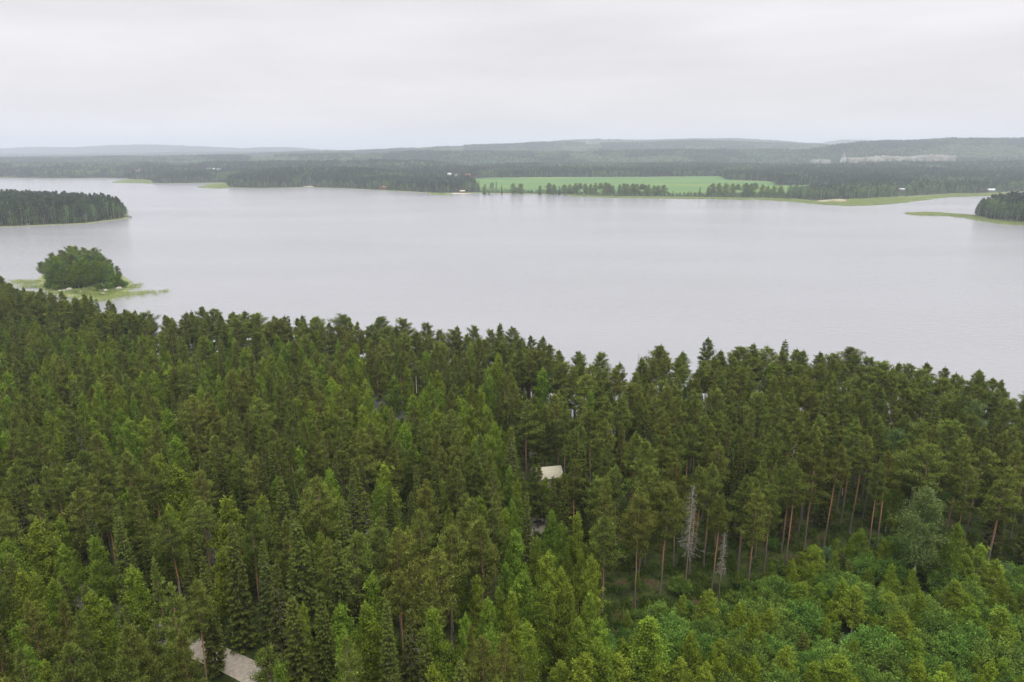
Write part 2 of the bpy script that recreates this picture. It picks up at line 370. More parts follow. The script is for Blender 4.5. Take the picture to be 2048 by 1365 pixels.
def birch(seed, H=13, Rc=1.7, n_lv=13000, point=1.0, zlow=.16, droop=.5, lsz=.22):
    r = np.random.default_rng(seed); T, C = MB(), MB()
    tp = trunk_pts(H, r, .02); r0 = H * .0075
    tube(T, tp, np.interp(tp[:, 2], [0, .5, H], [r0 * 1.25, r0, .015]), 7)
    nb = 62; per = n_lv / nb; z0 = H * zlow
    for i in range(nb):
        t = (i + r.random()) / nb; z = z0 + t * (H - z0 - .3); az = i * 2.4 + r.normal(0, .5)
        prof = (math.sin(math.pi * (t * .8 + .2) ** .8)) ** .75 if point < .6 else min(1, .5 + 1.7 * t) * (1 - t) ** .85 * 1.2 + .10
        L = Rc * prof * r.uniform(.65, 1.2); el = R(np.interp(t, [0, .5, 1], [28, 42, 68]) + r.normal(0, 8))
        b = pt_on(tp, z); h = np.array([math.cos(az), math.sin(az), 0]); s = np.linspace(0, 1, 5)
        f = lambda u: b + h * (L * u * .95)[:, None] + np.array([0, 0, 1]) * (L * (math.tan(min(el, 1.15)) * u * .8 - droop * .9 * u * u))[:, None]
        tube(T, f(s), np.linspace(.022, .005, 5) * (.5 + L / 2), 3, mi=1)
        ns = max(3, int(3 + 4 * L)); us = r.uniform(.15, 1.0, ns); us[0] = 1
        cs = f(us) + r.normal(0, .16, (ns, 3)) * (L + .4)
        m = max(5, int(per / ns * (L / Rc + .35)))
        for c in cs:
            g = r.random(m); q = r.normal(size=(m, 3)) * np.array([.20, .20, .20]) * (.45 + .42 * L); q[:, 2] -= g * droop * .65
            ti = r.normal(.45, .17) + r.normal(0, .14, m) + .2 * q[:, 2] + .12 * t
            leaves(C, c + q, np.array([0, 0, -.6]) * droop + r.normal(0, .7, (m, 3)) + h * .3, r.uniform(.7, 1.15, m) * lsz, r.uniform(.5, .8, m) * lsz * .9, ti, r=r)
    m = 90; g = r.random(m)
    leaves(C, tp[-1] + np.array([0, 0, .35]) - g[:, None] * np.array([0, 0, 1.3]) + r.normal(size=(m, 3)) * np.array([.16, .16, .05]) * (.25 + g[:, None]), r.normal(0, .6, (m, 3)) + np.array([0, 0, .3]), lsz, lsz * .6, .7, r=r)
    return T, C

def bush(seed, H=5, Rc=2.2, n_lv=9500, lsz=.22, stems=6):
    r = np.random.default_rng(seed); T, C = MB(), MB()
    nb = 46; per = n_lv // (nb * 4)
    for i in range(stems):
        az = r.uniform(0, 6.28); L = r.uniform(.1, .5) * Rc; s = np.linspace(0, 1, 5)[:, None]
        tube(T, np.array([math.cos(az), math.sin(az), 0]) * L * s ** 1.2 + np.array([0, 0, H * r.uniform(.6, .9)]) * s, np.linspace(.06, .012, 5), 4)
    for i in range(nb):
        a = i * 2.4 + r.normal(0, .3); ph = math.acos(1 - (i + .5) / nb * 1.25) if (i + .5) / nb * 1.25 < 2 else 1.5
        rr = r.uniform(.78, 1.12); e = np.array([math.sin(ph) * math.cos(a) * Rc, math.sin(ph) * math.sin(a) * Rc, H * .52 + math.cos(ph) * H * .48]) * np.array([rr, rr, .5 + rr * .5])
        s = np.linspace(0, 1, 4)[:, None]; o = np.array([e[0] * .2, e[1] * .2, H * .25])
        tube(T, o + (e - o) * s, np.linspace(.02, .005, 4), 3, mi=1)
        out = norm(e - np.array([0, 0, H * .35]))
        for k in range(4):
            c = o + (e - o) * r.uniform(.6, 1) + r.normal(0, .26, 3) * Rc / 2.2; m = per
            q = r.normal(size=(m, 3)) * .2 * (Rc / 2.2) ** .4; ti = r.normal(.45, .16) + r.normal(0, .14, m) + .4 * q[:, 2]
            leaves(C, c + q, out * .6 + r.normal(0, .6, (m, 3)) + np.array([0, 0, .25]), r.uniform(.7, 1.2, m) * lsz, r.uniform(.4, .65, m) * lsz, ti, r=r)
    return T, C

def dead_tree(seed, H=15, Rc=1.7, z0=.38):
    r = np.random.default_rng(seed); T, C = MB(), MB(); tp = trunk_pts(H, r, .01)
    tube(T, tp, np.interp(tp[:, 2], [0, .5, H], [.17, .13, .01]), 7)
    for i in range(150):
        t = (i + r.random()) / 150; z = H * (z0 + (1 - z0) * t) - .1; az = i * 2.4 + r.normal(0, .5); L = Rc * (1 - t * .82) * r.uniform(.3, 1.35)
        h = np.array([math.cos(az), math.sin(az), 0]); s = np.linspace(0, 1, 6); b = pt_on(tp, z)
        f = lambda u: b + h * (L * u)[:, None] + np.array([0, 0, 1]) * (L * (.25 * u - .75 * u * u + .35 * u ** 3))[:, None]
        tube(C, f(s), np.linspace(.028, .008, 6), 3, tint=r.random())
        n = int(8 * L); u = r.uniform(.2, 1, n); c = f(u)
        leaves(C, c, h * .6 + r.normal(0, .6, (n, 3)) + np.array([0, 0, -.2]), r.uniform(.2, .6, n), .045, r.random(n), r=r)
    return T, C

def far_tree(seed, kind, n=230):
    """small-scale tree for the distant woods: trunk plus a crown of needle or leaf sprays"""
    r = np.random.default_rng(seed); T, C = MB(), MB()
    if kind == 'pine':
        H = r.uniform(15, 19); tube(T, [(0, 0, 0), (0, 0, H * .5), (0, 0, H)], [.17, .13, .02], 4)
        t = r.random(n) ** .8; z = H * (.45 + .55 * t); rad = 1.9 * np.minimum(1, .5 + 2 * t) * (1 - t) ** .55 + .15; sz = 1.0
    elif kind == 'spruce':
        H = r.uniform(15, 20); tube(T, [(0, 0, 0), (0, 0, H * .5), (0, 0, H)], [.17, .1, .02], 4)
        t = r.random(n) ** 1.2; z = H * (.08 + .92 * t); rad = 2.2 * (1 - t) ** .9 + .1; sz = 1.0
    else:
        H = r.uniform(11, 16); tube(T, [(0, 0, 0), (0, 0, H * .5), (0, 0, H)], [.13, .09, .02], 4)
        t = r.random(n) ** .9; z = H * (.15 + .85 * t); rad = 2.7 * np.sin(math.pi * (.15 + .83 * t)) ** .7 + .1; sz = 1.0
    a = r.uniform(0, 6.283, n); q = np.sqrt(r.uniform(.25, 1, n)); lump = 1 + .25 * np.sin(a * 3 + z * 1.3)
    h = np.stack([np.cos(a), np.sin(a), 0 * a], 1); c = h * (rad * q * lump)[:, None]; c[:, 2] += z
    k = math.sqrt(230 / n)
    leaves(C, c, h * .5 + np.array([0, 0, .5 if kind != 'spruce' else -.4]) + r.normal(0, .6, (n, 3)), r.uniform(.8, 1.4, n) * k * sz, r.uniform(.5, .85, n) * k * sz,
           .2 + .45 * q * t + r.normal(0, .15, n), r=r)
    return T, C

# ------------------------------------------------------------------ objects, tags, copies
def tagit(o, label=None, cat=None, group=None, kind=None):
    for k, v in (('label', label), ('category', cat), ('group', group), ('kind', kind)):
        if v: o[k] = v
    return o
def link(name, me, parent=None, **kw):
    o = bpy.data.objects.new(name, me); COL.objects.link(o)
    if parent: o.parent = parent
    return tagit(o, **kw)
def empty(name, loc=(0, 0, 0), rz=0, **kw):
    o = bpy.data.objects.new(name, None); COL.objects.link(o); o.location = loc; o.rotation_euler = (0, 0, rz); o.empty_display_size = .5
    return tagit(o, **kw)

KIND = {}   # kind -> list of variants: dict(name, trunk mesh, crown mesh, joined mesh)
def variants(kind, name, builds, leafm, barkm):
    KIND.setdefault(kind, [])
    for (T, C) in builds:
        barkm2 = [barkm, M['twig']]; d = dict(name=name, trunk=T.mesh('trunk_mesh', barkm2), crown=C.mesh('crown_mesh', leafm))
        J = MB(); J.merge(T, 0); J.merge(C, 2); d['joined'] = J.mesh('whole_tree_mesh', barkm2 + [leafm])
        zz = np.concatenate(C.v)[:, 2]; d['H'] = float(np.percentile(zz, 99.8))
        KIND[kind].append(d)
variants('pine', 'pine_tree', [pine(s, 18, .52, 2.3) for s in range(1, 6)] + [pine(s, 19, .37, 2.1) for s in (6, 7)] + [pine(80, 19, .6, 1.8), pine(81, 17, .45, 2.7, .8), pine(82, 18, .66, 2.2, .9), pine(83, 18, .5, 1.9, .75)], M['pine'], M['pine_bark'])
variants('young_pine', 'pine_tree', [pine(s, 14, .76, 2.0, 1.0, 'young') for s in range(11, 15)] + [pine(84, 15, .82, 1.6, .9, 'young'), pine(85, 13, .7, 2.2, .8, 'young')], M['pine'], M['pine_bark'])
variants('old_pine', 'pine_tree', [pine(s, 18, .46, 2.8, .9, 'old') for s in range(21, 25)], M['pine'], M['pine_bark'])
variants('spruce', 'spruce_tree', [spruce(31, 18, 2.3), spruce(32, 18, 1.9), spruce(33, 18, 2.6, .1)] + [spruce(34, 19, 2.1, .25)], M['spruce'], M['spruce_bark'])
variants('bare_spruce', 'spruce_tree', [spruce(36, 17, 2.4, .6, 1.1)], M['spruce'], M['dead_bark'])
variants('small_spruce', 'spruce_tree', [spruce(37, 8, 1.7), spruce(38, 7, 1.5)], M['spruce'], M['spruce_bark'])
variants('birch', 'birch_tree', [birch(s, 13, 2.05) for s in (41, 42, 43, 44, 45)] + [birch(86, 14, 1.6, 11000), birch(87, 12, 2.3, 13000, .7), birch(88, 13, 1.8, 9000, 1, .3)], M['birch'], M['birch_bark'])
variants('broad_birch', 'birch_tree', [birch(s, 14, 2.7, 17000, .3, .2, .6) for s in (46, 47)], M['birch'], M['birch_bark'])
variants('gold_birch', 'birch_tree', [birch(s, 7, 1.35, 8000, 1, .06, .35, .18) for s in (48, 49, 50)], M['gold'], M['birch_bark'])
variants('aspen', 'aspen_tree', [birch(s, 15, 2.8, 17000, .3, .25, .15, .24) for s in (51, 52)], M['aspen'], M['birch_bark'])
variants('willow', 'willow_bush', [bush(s, 5, 2.3) for s in (61, 62, 63, 64)], M['willow'], M['spruce_bark'])
variants('silver', 'willow_bush', [bush(s, 5.5, 1.9) for s in (65, 66)], M['silver'], M['spruce_bark'])
variants('dead', 'dead_tree', [dead_tree(71, 15, 1.9), dead_tree(72, 12, 1.3, .3)], M['deadwood'], M['dead_bark'])

_used = set()
def place(kind, vi, loc, rz, s, sz, **kw):
    d = KIND[kind][vi]
    e = empty(d['name'], loc, rz, **kw); e.scale = (s, s, sz)
    for part in ('trunk', 'crown'):
        o = bpy.data.objects.new(part if part == 'trunk' or kind != 'dead' else 'branches', d[part]); COL.objects.link(o); o.parent = e
    return e

def scatter(name, pts, rotz, scl, idx, meshes, scz=None, **kw):
    """one object whose geometry nodes set the given meshes on the given points"""
    pc = bpy.data.collections.new(name + '_sources')
    for i, me in enumerate(meshes):
        pc.objects.link(bpy.data.objects.new('%s_source_%03d' % (name, i), me))
    me = bpy.data.meshes.new(name); n = len(pts)
    me.vertices.add(n); me.vertices.foreach_set('co', np.asarray(pts, np.float32).ravel())
    a = me.attributes.new('rot', 'FLOAT_VECTOR', 'POINT'); rv = np.zeros((n, 3), np.float32); rv[:, 2] = rotz; a.data.foreach_set('vector', rv.ravel())
    a = me.attributes.new('scl', 'FLOAT_VECTOR', 'POINT'); sv = np.repeat(np.asarray(scl, np.float32)[:, None], 3, 1)
    if scz is not None: sv[:, 2] = scz
    a.data.foreach_set('vector', sv.ravel())
    a = me.attributes.new('pick', 'INT', 'POINT'); a.data.foreach_set('value', np.asarray(idx, np.int32))
    o = link(name, me, **kw)
    ng = bpy.data.node_groups.new(name + '_nodes', 'GeometryNodeTree')
    ng.interface.new_socket('Geometry', in_out='INPUT', socket_type='NodeSocketGeometry'); ng.interface.new_socket('Geometry', in_out='OUTPUT', socket_type='NodeSocketGeometry')
    N, Lk = ng.nodes, ng.links
    gi, go = N.new('NodeGroupInput'), N.new('NodeGroupOutput'); ip = N.new('GeometryNodeInstanceOnPoints')
    ci = N.new('GeometryNodeCollectionInfo'); ci.inputs['Collection'].default_value = pc; ci.inputs['Separate Children'].default_value = True; ci.inputs['Reset Children'].default_value = True
    def na(nm, t):
        q = N.new('GeometryNodeInputNamedAttribute'); q.data_type = t; q.inputs['Name'].default_value = nm; return q.outputs['Attribute']
    Lk.new(gi.outputs[0], ip.inputs['Points']); Lk.new(ci.outputs[0], ip.inputs['Instance']); ip.inputs['Pick Instance'].default_value = True
    Lk.new(na('pick', 'INT'), ip.inputs['Instance Index']); Lk.new(na('rot', 'FLOAT_VECTOR'), ip.inputs['Rotation']); Lk.new(na('scl', 'FLOAT_VECTOR'), ip.inputs['Scale'])
    Lk.new(ip.outputs[0], go.inputs[0])
    md = o.modifiers.new('nodes', 'NODES'); md.node_group = ng
    return o

# ------------------------------------------------------------------ terrain, water, road, fields
def axis(segs):
    out = []
    for a, b, st in segs: out += list(np.arange(a, b, st))
    return out + [segs[-1][1]]
def sym(segs):
    p = axis(segs); return np.array([-v for v in p[:0:-1]] + p)
gx = sym([(0, 240, 3), (240, 1300, 14), (1300, 4000, 60), (4000, 15400, 500)])
gy = np.array(axis([(-600, 30, 60), (30, 300, 3), (300, 420, 4), (420, 900, 12), (900, 2300, 12), (2300, 4200, 40), (4200, 9500, 120), (9500, 15400, 700)]))
GX, GY = np.meshgrid(gx, gy); Z = height(GX.ravel(), GY.ravel())
def grid_mesh(name, X, Y, Zz, m, smooth=True):
    ny, nx = X.shape; mb = MB(); i = np.arange(ny - 1)[:, None] * nx; j = np.arange(nx - 1)[None]
    f = np.stack([i + j, i + j + 1, i + nx + j + 1, i + nx + j], -1).reshape(-1, 4)
    mb.add(np.stack([X.ravel(), Y.ravel(), np.asarray(Zz).ravel()], 1), f, .5)
    return mb.mesh(name, m, smooth)
def ground_material():
    m, n, l = mat('ground')
    g = n.new('ShaderNodeNewGeometry'); sx = n.new('ShaderNodeSeparateXYZ'); l.new(g.outputs['Position'], sx.inputs[0])
    def nz(s, d=5):
        q = n.new('ShaderNodeTexNoise'); q.inputs['Scale'].default_value = s; q.inputs['Detail'].default_value = d; l.new(g.outputs['Position'], q.inputs['Vector']); return q.outputs[0]
    def ramp(src, *st):
        q = n.new('ShaderNodeValToRGB'); e = q.color_ramp.elements
        e[0].position, e[0].color = st[0][0], (*st[0][1], 1); e[1].position, e[1].color = st[-1][0], (*st[-1][1], 1)
        for p, c in st[1:-1]: x = e.new(p); x.color = (*c, 1)
        l.new(src, q.inputs[0]); return q.outputs[0]
    moss = ramp(nz(.35), (.34, (.018, .024, .008)), (.47, (.030, .042, .010)), (.56, (.042, .058, .013)), (.66, (.062, .045, .024)))
    fine = ramp(nz(2.5), (.3, (.6, .6, .6)), (.7, (1.4, 1.4, 1.4)))
    vm = n.new('ShaderNodeMix'); vm.data_type = 'RGBA'; vm.blend_type = 'MULTIPLY'; vm.inputs['Factor'].default_value = 1
    l.new(moss, vm.inputs['A']); l.new(fine, vm.inputs['B'])
    shore = ramp(nz(.8), (.35, (.20, .20, .10)), (.5, (.16, .20, .06)), (.65, (.34, .30, .24)))
    mr = n.new('ShaderNodeMapRange'); mr.inputs[1].default_value = .75; mr.inputs[2].default_value = .35; l.new(sx.outputs['Z'], mr.inputs[0])
    mx = n.new('ShaderNodeMix'); mx.data_type = 'RGBA'; l.new(mr.outputs[0], mx.inputs['Factor']); l.new(vm.outputs['Result'], mx.inputs['A']); l.new(shore, mx.inputs['B'])
    p = n.new('ShaderNodeBsdfPrincipled'); p.inputs['Roughness'].default_value = 1; p.inputs['Specular IOR Level'].default_value = .05
    l.new(mx.outputs['Result'], p.inputs['Base Color']); o = n.new('ShaderNodeOutputMaterial'); l.new(p.outputs[0], o.inputs[0])
    return m
M['ground'] = ground_material()
link('ground', grid_mesh('ground', GX, GY, Z, M['ground']), kind='structure')

def water_material():
    m, n, l = mat('lake_water')
    g = n.new('ShaderNodeNewGeometry'); mp = n.new('ShaderNodeMapping'); l.new(g.outputs['Position'], mp.inputs[0]); mp.inputs['Rotation'].default_value = (0, 0, R(20))
    mp.inputs['Scale'].default_value = (1, 2.0, 1)
    def nz(s, d, vec=None):
        q = n.new('ShaderNodeTexNoise'); q.inputs['Scale'].default_value = s; q.inputs['Detail'].default_value = d; l.new(vec or mp.outputs[0], q.inputs['Vector']); return q.outputs[0]
    b1 = n.new('ShaderNodeBump'); b1.inputs['Strength'].default_value = .55; b1.inputs['Distance'].default_value = .25; l.new(nz(.9, 6), b1.inputs['Height'])
    b2 = n.new('ShaderNodeBump'); b2.inputs['Strength'].default_value = .35; b2.inputs['Distance'].default_value = .5; l.new(nz(.22, 3), b2.inputs['Height']); l.new(b1.outputs[0], b2.inputs['Normal'])
    # breeze streaks: patches of rougher and calmer water
    m2 = n.new('ShaderNodeMapping'); m2.inputs['Scale'].default_value = (.0035, .011, 1); m2.inputs['Rotation'].default_value = (0, 0, R(-7)); l.new(g.outputs['Position'], m2.inputs[0])
    st = nz(1.0, 5, m2.outputs[0])
    rr = n.new('ShaderNodeMapRange'); rr.inputs[1].default_value = .3; rr.inputs[2].default_value = .7; rr.inputs[3].default_value = .15; rr.inputs[4].default_value = .20; l.new(st, rr.inputs[0])
    cc = n.new('ShaderNodeMapRange'); cc.inputs[1].default_value = .3; cc.inputs[2].default_value = .7; cc.inputs[3].default_value = .228; cc.inputs[4].default_value = .252; l.new(st, cc.inputs[0])
    cb = n.new('ShaderNodeCombineColor'); l.new(cc.outputs[0], cb.inputs[0]); l.new(cc.outputs[0], cb.inputs[1])
    bl = n.new('ShaderNodeMath'); bl.operation = 'MULTIPLY'; bl.inputs[1].default_value = 1.07; l.new(cc.outputs[0], bl.inputs[0]); l.new(bl.outputs[0], cb.inputs[2])
    p = n.new('ShaderNodeBsdfPrincipled'); l.new(cb.outputs[0], p.inputs['Base Color']); l.new(rr.outputs[0], p.inputs['Roughness'])
    p.inputs['IOR'].default_value = 1.333; l.new(b2.outputs[0], p.inputs['Normal'])
    o = n.new('ShaderNodeOutputMaterial'); l.new(p.outputs[0], o.inputs[0])
    return m
wx, wy = np.meshgrid(np.linspace(-6000, 6000, 5), np.linspace(100, 3000, 5))
link('lake_water', grid_mesh('lake_water', wx, wy, 0 * wx, water_material()), kind='structure')

M['gravel'] = noise_mat('gravel', (.25, .215, .175), (.33, .29, .24), 2.2, .95, .2)
def ribbon(name, pts, w, m, lift=.04, n=60, crown=.05):
    pts = np.asarray(pts, float)[:, :2]; s = np.r_[0, np.cumsum(np.linalg.norm(np.diff(pts, axis=0), axis=1))]
    u = np.linspace(0, s[-1], n); c = np.stack([np.interp(u, s, pts[:, 0]), np.interp(u, s, pts[:, 1])], 1)
    for _ in range(6): c[1:-1] = (c[:-2] + 2 * c[1:-1] + c[2:]) / 4
    t = norm(np.gradient(c, axis=0)); nn = np.stack([-t[:, 1], t[:, 0]], 1)
    o = np.linspace(-.5, .5, 7); X = c[:, None, 0] + nn[:, None, 0] * o * w; Y = c[:, None, 1] + nn[:, None, 1] * o * w
    zc = height(X.ravel(), Y.ravel()).reshape(X.shape); zz = zc + lift + crown * (1 - 4 * o ** 2)
    return link(name, grid_mesh(name, X, Y, zz, m), kind='structure'), c
road_pts = [ground_at(a, b)[:2] for a, b in road_px]
_, road_c = ribbon('gravel_road', road_pts, 3.2, M['gravel'], .06, 140)
yard_pts = [ground_at(a, b)[:2] for a, b in ((1060, 1085), (1076, 1052), (1084, 1010), (1078, 975), (1086, 945))]
_, yard_c = ribbon('gravel_driveway', yard_pts, 3.0, M['gravel'], .06, 60)

def field_sheet(name, pp, m, lift=.35, step=9, far=True):
    poly = np.array([ground_at(a, b)[:2] for a, b in pp]); lo, hi = poly.min(0), poly.max(0)
    xs = np.arange(lo[0], hi[0] + step, step); ys = np.arange(lo[1], hi[1] + step, step)
    X, Y = np.meshgrid(xs, ys); P = np.stack([X.ravel(), Y.ravel()], 1); Zz = height(P[:, 0], P[:, 1]) + lift
    nx = len(xs); i = np.arange(len(ys) - 1)[:, None] * nx; j = np.arange(nx - 1)[None]
    f = np.stack([i + j, i + j + 1, i + nx + j + 1, i + nx + j], -1).reshape(-1, 4)
    cc = P[f].mean(1); f = f[inside(cc, poly)]
    mb = MB(); mb.add(np.c_[P, Zz], f, .5)
    return link(name, mb.mesh(name, m, True), kind='structure'), poly
def field_material(name, a, b, c):
    m, n, l = mat(name); g = n.new('ShaderNodeNewGeometry')
    mp = n.new('ShaderNodeMapping'); mp.inputs['Scale'].default_value = (.0045, .013, 1); l.new(g.outputs['Position'], mp.inputs[0])
    q = n.new('ShaderNodeTexNoise'); q.inputs['Scale'].default_value = 1; q.inputs['Detail'].default_value = 5; l.new(mp.outputs[0], q.inputs['Vector'])
    r = n.new('ShaderNodeValToRGB'); e = r.color_ramp.elements; e[0].position = .38; e[0].color = (*a, 1); e[1].position = .66; e[1].color = (*c, 1); x = e.new(.5); x.color = (*b, 1)
    l.new(q.outputs[0], r.inputs[0]); p = n.new('ShaderNodeBsdfPrincipled'); p.inputs['Roughness'].default_value = 1; p.inputs['Specular IOR Level'].default_value = .05
    l.new(r.outputs[0], p.inputs['Base Color']); o = n.new('ShaderNodeOutputMaterial'); l.new(p.outputs[0], o.inputs[0]); return m
M['crop'] = field_material('green_crop', (.074, .145, .052), (.088, .160, .050), (.135, .188, .045))
M['meadow'] = field_material('meadow', (.15, .24, .06), (.19, .27, .07), (.22, .25, .08))
_, fieldA = field_sheet('crop_field', [(925, 360), (980, 356.5), (1100, 355.5), (1250, 355), (1440, 353.5), (1448, 360), (1545, 364), (1552, 372), (1640, 371), (1690, 374), (1690, 380), (1560, 392), (1400, 391.5), (1200, 390), (1060, 385.5), (962, 384.5), (952, 374)], M['crop'])
_, fieldB = field_sheet('meadow', [(362, 349.5), (372, 345), (440, 344.5), (442, 348), (410, 352), (375, 353)], M['meadow'])
farm_road = [ground_at(a, b)[:2] for a, b in ((968, 356.3), (1050, 355.6), (1150, 355.3), (1300, 354.8), (1440, 353), (1448, 348), (1442, 344))]
ribbon('farm_road', farm_road, 9, M['gravel'], .5, 80)

# ------------------------------------------------------------------ buildings and other built things
def flat(name, c, rough=.7, s=2.0, d=.85):
    return noise_mat(name, tuple(v * d for v in c), c, s, rough)
M['white'] = flat('white_paint', (.72, .72, .70)); M['redp'] = flat('red_ochre_paint', (.27, .055, .035)); M['dark_roof'] = flat('dark_roof_tiles', (.065, .067, .075), .7, 6)
M['pale_roof'] = flat('pale_sheet_roof', (.50, .46, .35), .6, 3); M['red_roof'] = flat('red_tile_roof', (.42, .14, .085)); M['glass'] = flat('window_glass', (.04, .05, .06), .15)
M['grey_wall'] = flat('weathered_boards', (.20, .17, .14), .8, 5); M['light_roof'] = flat('pale_metal_roof', (.62, .64, .64), .5); M['concrete'] = flat('concrete', (.30, .30, .30), .8)
M['cream'] = flat('cream_paint', (.60, .52, .36)); M['granite'] = noise_mat('granite', (.22, .19, .18), (.42, .37, .35), 2.2, .95, .3); M['wood'] = flat('pale_wood', (.46, .40, .32), .8, 8)
def house(name, loc, rz, w, d, hw, hr, wall, roof, label, cat, win=3, trim='white', chimney=True, group=None):
    e = empty(name, loc, rz, label=label, cat=cat, group=group)
    mb = MB(); x, y = w / 2, d / 2
    v = [(-x, -y, -.6), (x, -y, -.6), (x, y, -.6), (-x, y, -.6), (-x, -y, hw), (x, -y, hw), (x, y, hw), (-x, y, hw), (-x, 0, hw + hr), (x, 0, hw + hr)]
    mb.add(v, [(0, 1, 5, 4), (2, 3, 7, 6), (3, 0, 4, 7), (1, 2, 6, 5), (4, 7, 8, 8), (6, 5, 9, 9)], .5)
    link('wall', mb.mesh('wall', M[wall]), e)
    mb = MB(); o = .45; sl = hr / y
    for sg in (-1, 1):
        a = [(-x - o, sg * (y + o), hw - o * sl + .03), (x + o, sg * (y + o), hw - o * sl + .03), (x + o, 0, hw + hr + .03), (-x - o, 0, hw + hr + .03)]
        b = [(p[0], p[1], p[2] + .16) for p in a]
        mb.add(a + b, [(0, 1, 2, 3), (4, 5, 6, 7), (0, 1, 5, 4), (1, 2, 6, 5), (3, 0, 4, 7)], .5)
    rf = link('roof', mb.mesh('roof', M[roof]), e)
    for gx_ in (-1, 1):
        for sg in (-1, 1):
            mb = MB(); X = gx_ * (x + o + .02); a = [(X - .04, sg * (y + o), hw - o * sl - .16), (X + .04, sg * (y + o), hw - o * sl - .16), (X + .04, 0, hw + hr - .14), (X - .04, 0, hw + hr - .14)]
            b = [(p[0], p[1], p[2] + .30) for p in a]; mb.add(a + b, [(0, 1, 2, 3), (4, 5, 6, 7), (0, 1, 5, 4), (1, 2, 6, 5), (3, 0, 4, 7)], .5)
            link('bargeboard', mb.mesh('bargeboard', M[trim]), rf)
    if chimney:
        mb = MB(); box(mb, (x * .2, -.35, hw + hr - .5), (x * .2 + .7, .35, hw + hr + .9)); link('chimney', mb.mesh('chimney', M['concrete']), rf)
    wf = None
    for sg in (-1, 1):
        for k in range(win):
            cx = -x + w * (k + .5) / win
            if sg == -1 and k == 0: continue
            mb = MB(); box(mb, (cx - .6, sg * y - .05, hw * .38), (cx + .6, sg * y + .05, hw * .82)); f = link('window', mb.mesh('window', M[trim]), e)
            mb = MB(); box(mb, (cx - .5, sg * y - .065, hw * .41), (cx + .5, sg * y + .065, hw * .79)); link('pane', mb.mesh('pane', M['glass']), f)
    mb = MB(); cx = -x + w * .5 / win; box(mb, (cx - .5, -y - .06, 0), (cx + .5, -y + .05, 2.05)); link('door', mb.mesh('door', M['grey_wall']), e)
    for gx_ in (-1, 1):
        mb = MB(); box(mb, (gx_ * x - .05, -.6, hw * .45), (gx_ * x + .05, .6, hw * .9)); f = link('window', mb.mesh('window', M[trim]), e)
        mb = MB(); box(mb, (gx_ * x - .065, -.5, hw * .48), (gx_ * x + .065, .5, hw * .87)); link('pane', mb.mesh('pane', M['glass']), f)
    return e
KEEP = []   # (px0, py0, px1, py1, Y): nothing nearer than Y may stand before this piece of the view
def hz(px, py, tall): # where a thing this tall, standing on the ground, has its top on the sight line of the photo
    for Y in np.arange(90, 240, .5):
        x, y, z = at_y(px, py, Y)
        if z - h1(x, y) <= tall: break
    return x, y, z
# white gabled house among the pines
x, y, z = hz(757, 788, 5.6); g = h1(x, y)
house('house', (x, y, z - 5.6), R(28), 9, 7, 3.2, 2.4, 'white', 'dark_roof', 'white gabled house with a dark roof showing between the pines', 'house')
KEEP.append((756, 786, 774, 800, y - 5))
x, y, z = hz(802, 820, 4.0)
house('outbuilding', (x, y, z - 4.0), R(-20), 6, 5, 2.4, 1.6, 'grey_wall', 'dark_roof', 'small dark roofed outbuilding hidden among pines below the white house', 'outbuilding', 2, chimney=False)
KEEP.append((803, 820, 809, 825, y - 4))
x, y, z = ground_at(1094, 970)
house('shed', (x, y, z), R(12), 4.6, 4.0, 2.6, 1.1, 'cream', 'pale_roof', 'cream shed with a pale flat pitched roof beside the mossy glade', 'shed', 2, chimney=False)
KEEP.append((1098, 934, 1112, 941, y - 4)); KEEP.append((1056, 896, 1100, 924, y + 12))
# flagpole
x, y, z = hz(832, 755, 9); fz = h1(x, y)
fp = empty('flagpole', (x, y, fz), label='white flagpole rising among the pines near the white house', cat='flagpole')
mb = MB(); tube(mb, [(0, 0, 0), (0, 0, 5), (0, 0, z - fz)], [.10, .08, .05], 8); link('pole', mb.mesh('pole', M['white']), fp)
mb = MB(); tube(mb, [(0, 0, z - fz), (0, 0, z - fz + .09), (0, 0, z - fz + .18)], [.05, .1, .02], 8); link('finial', mb.mesh('finial', M['white']), fp)
KEEP.append((828, 754, 836, 778, y - 1))
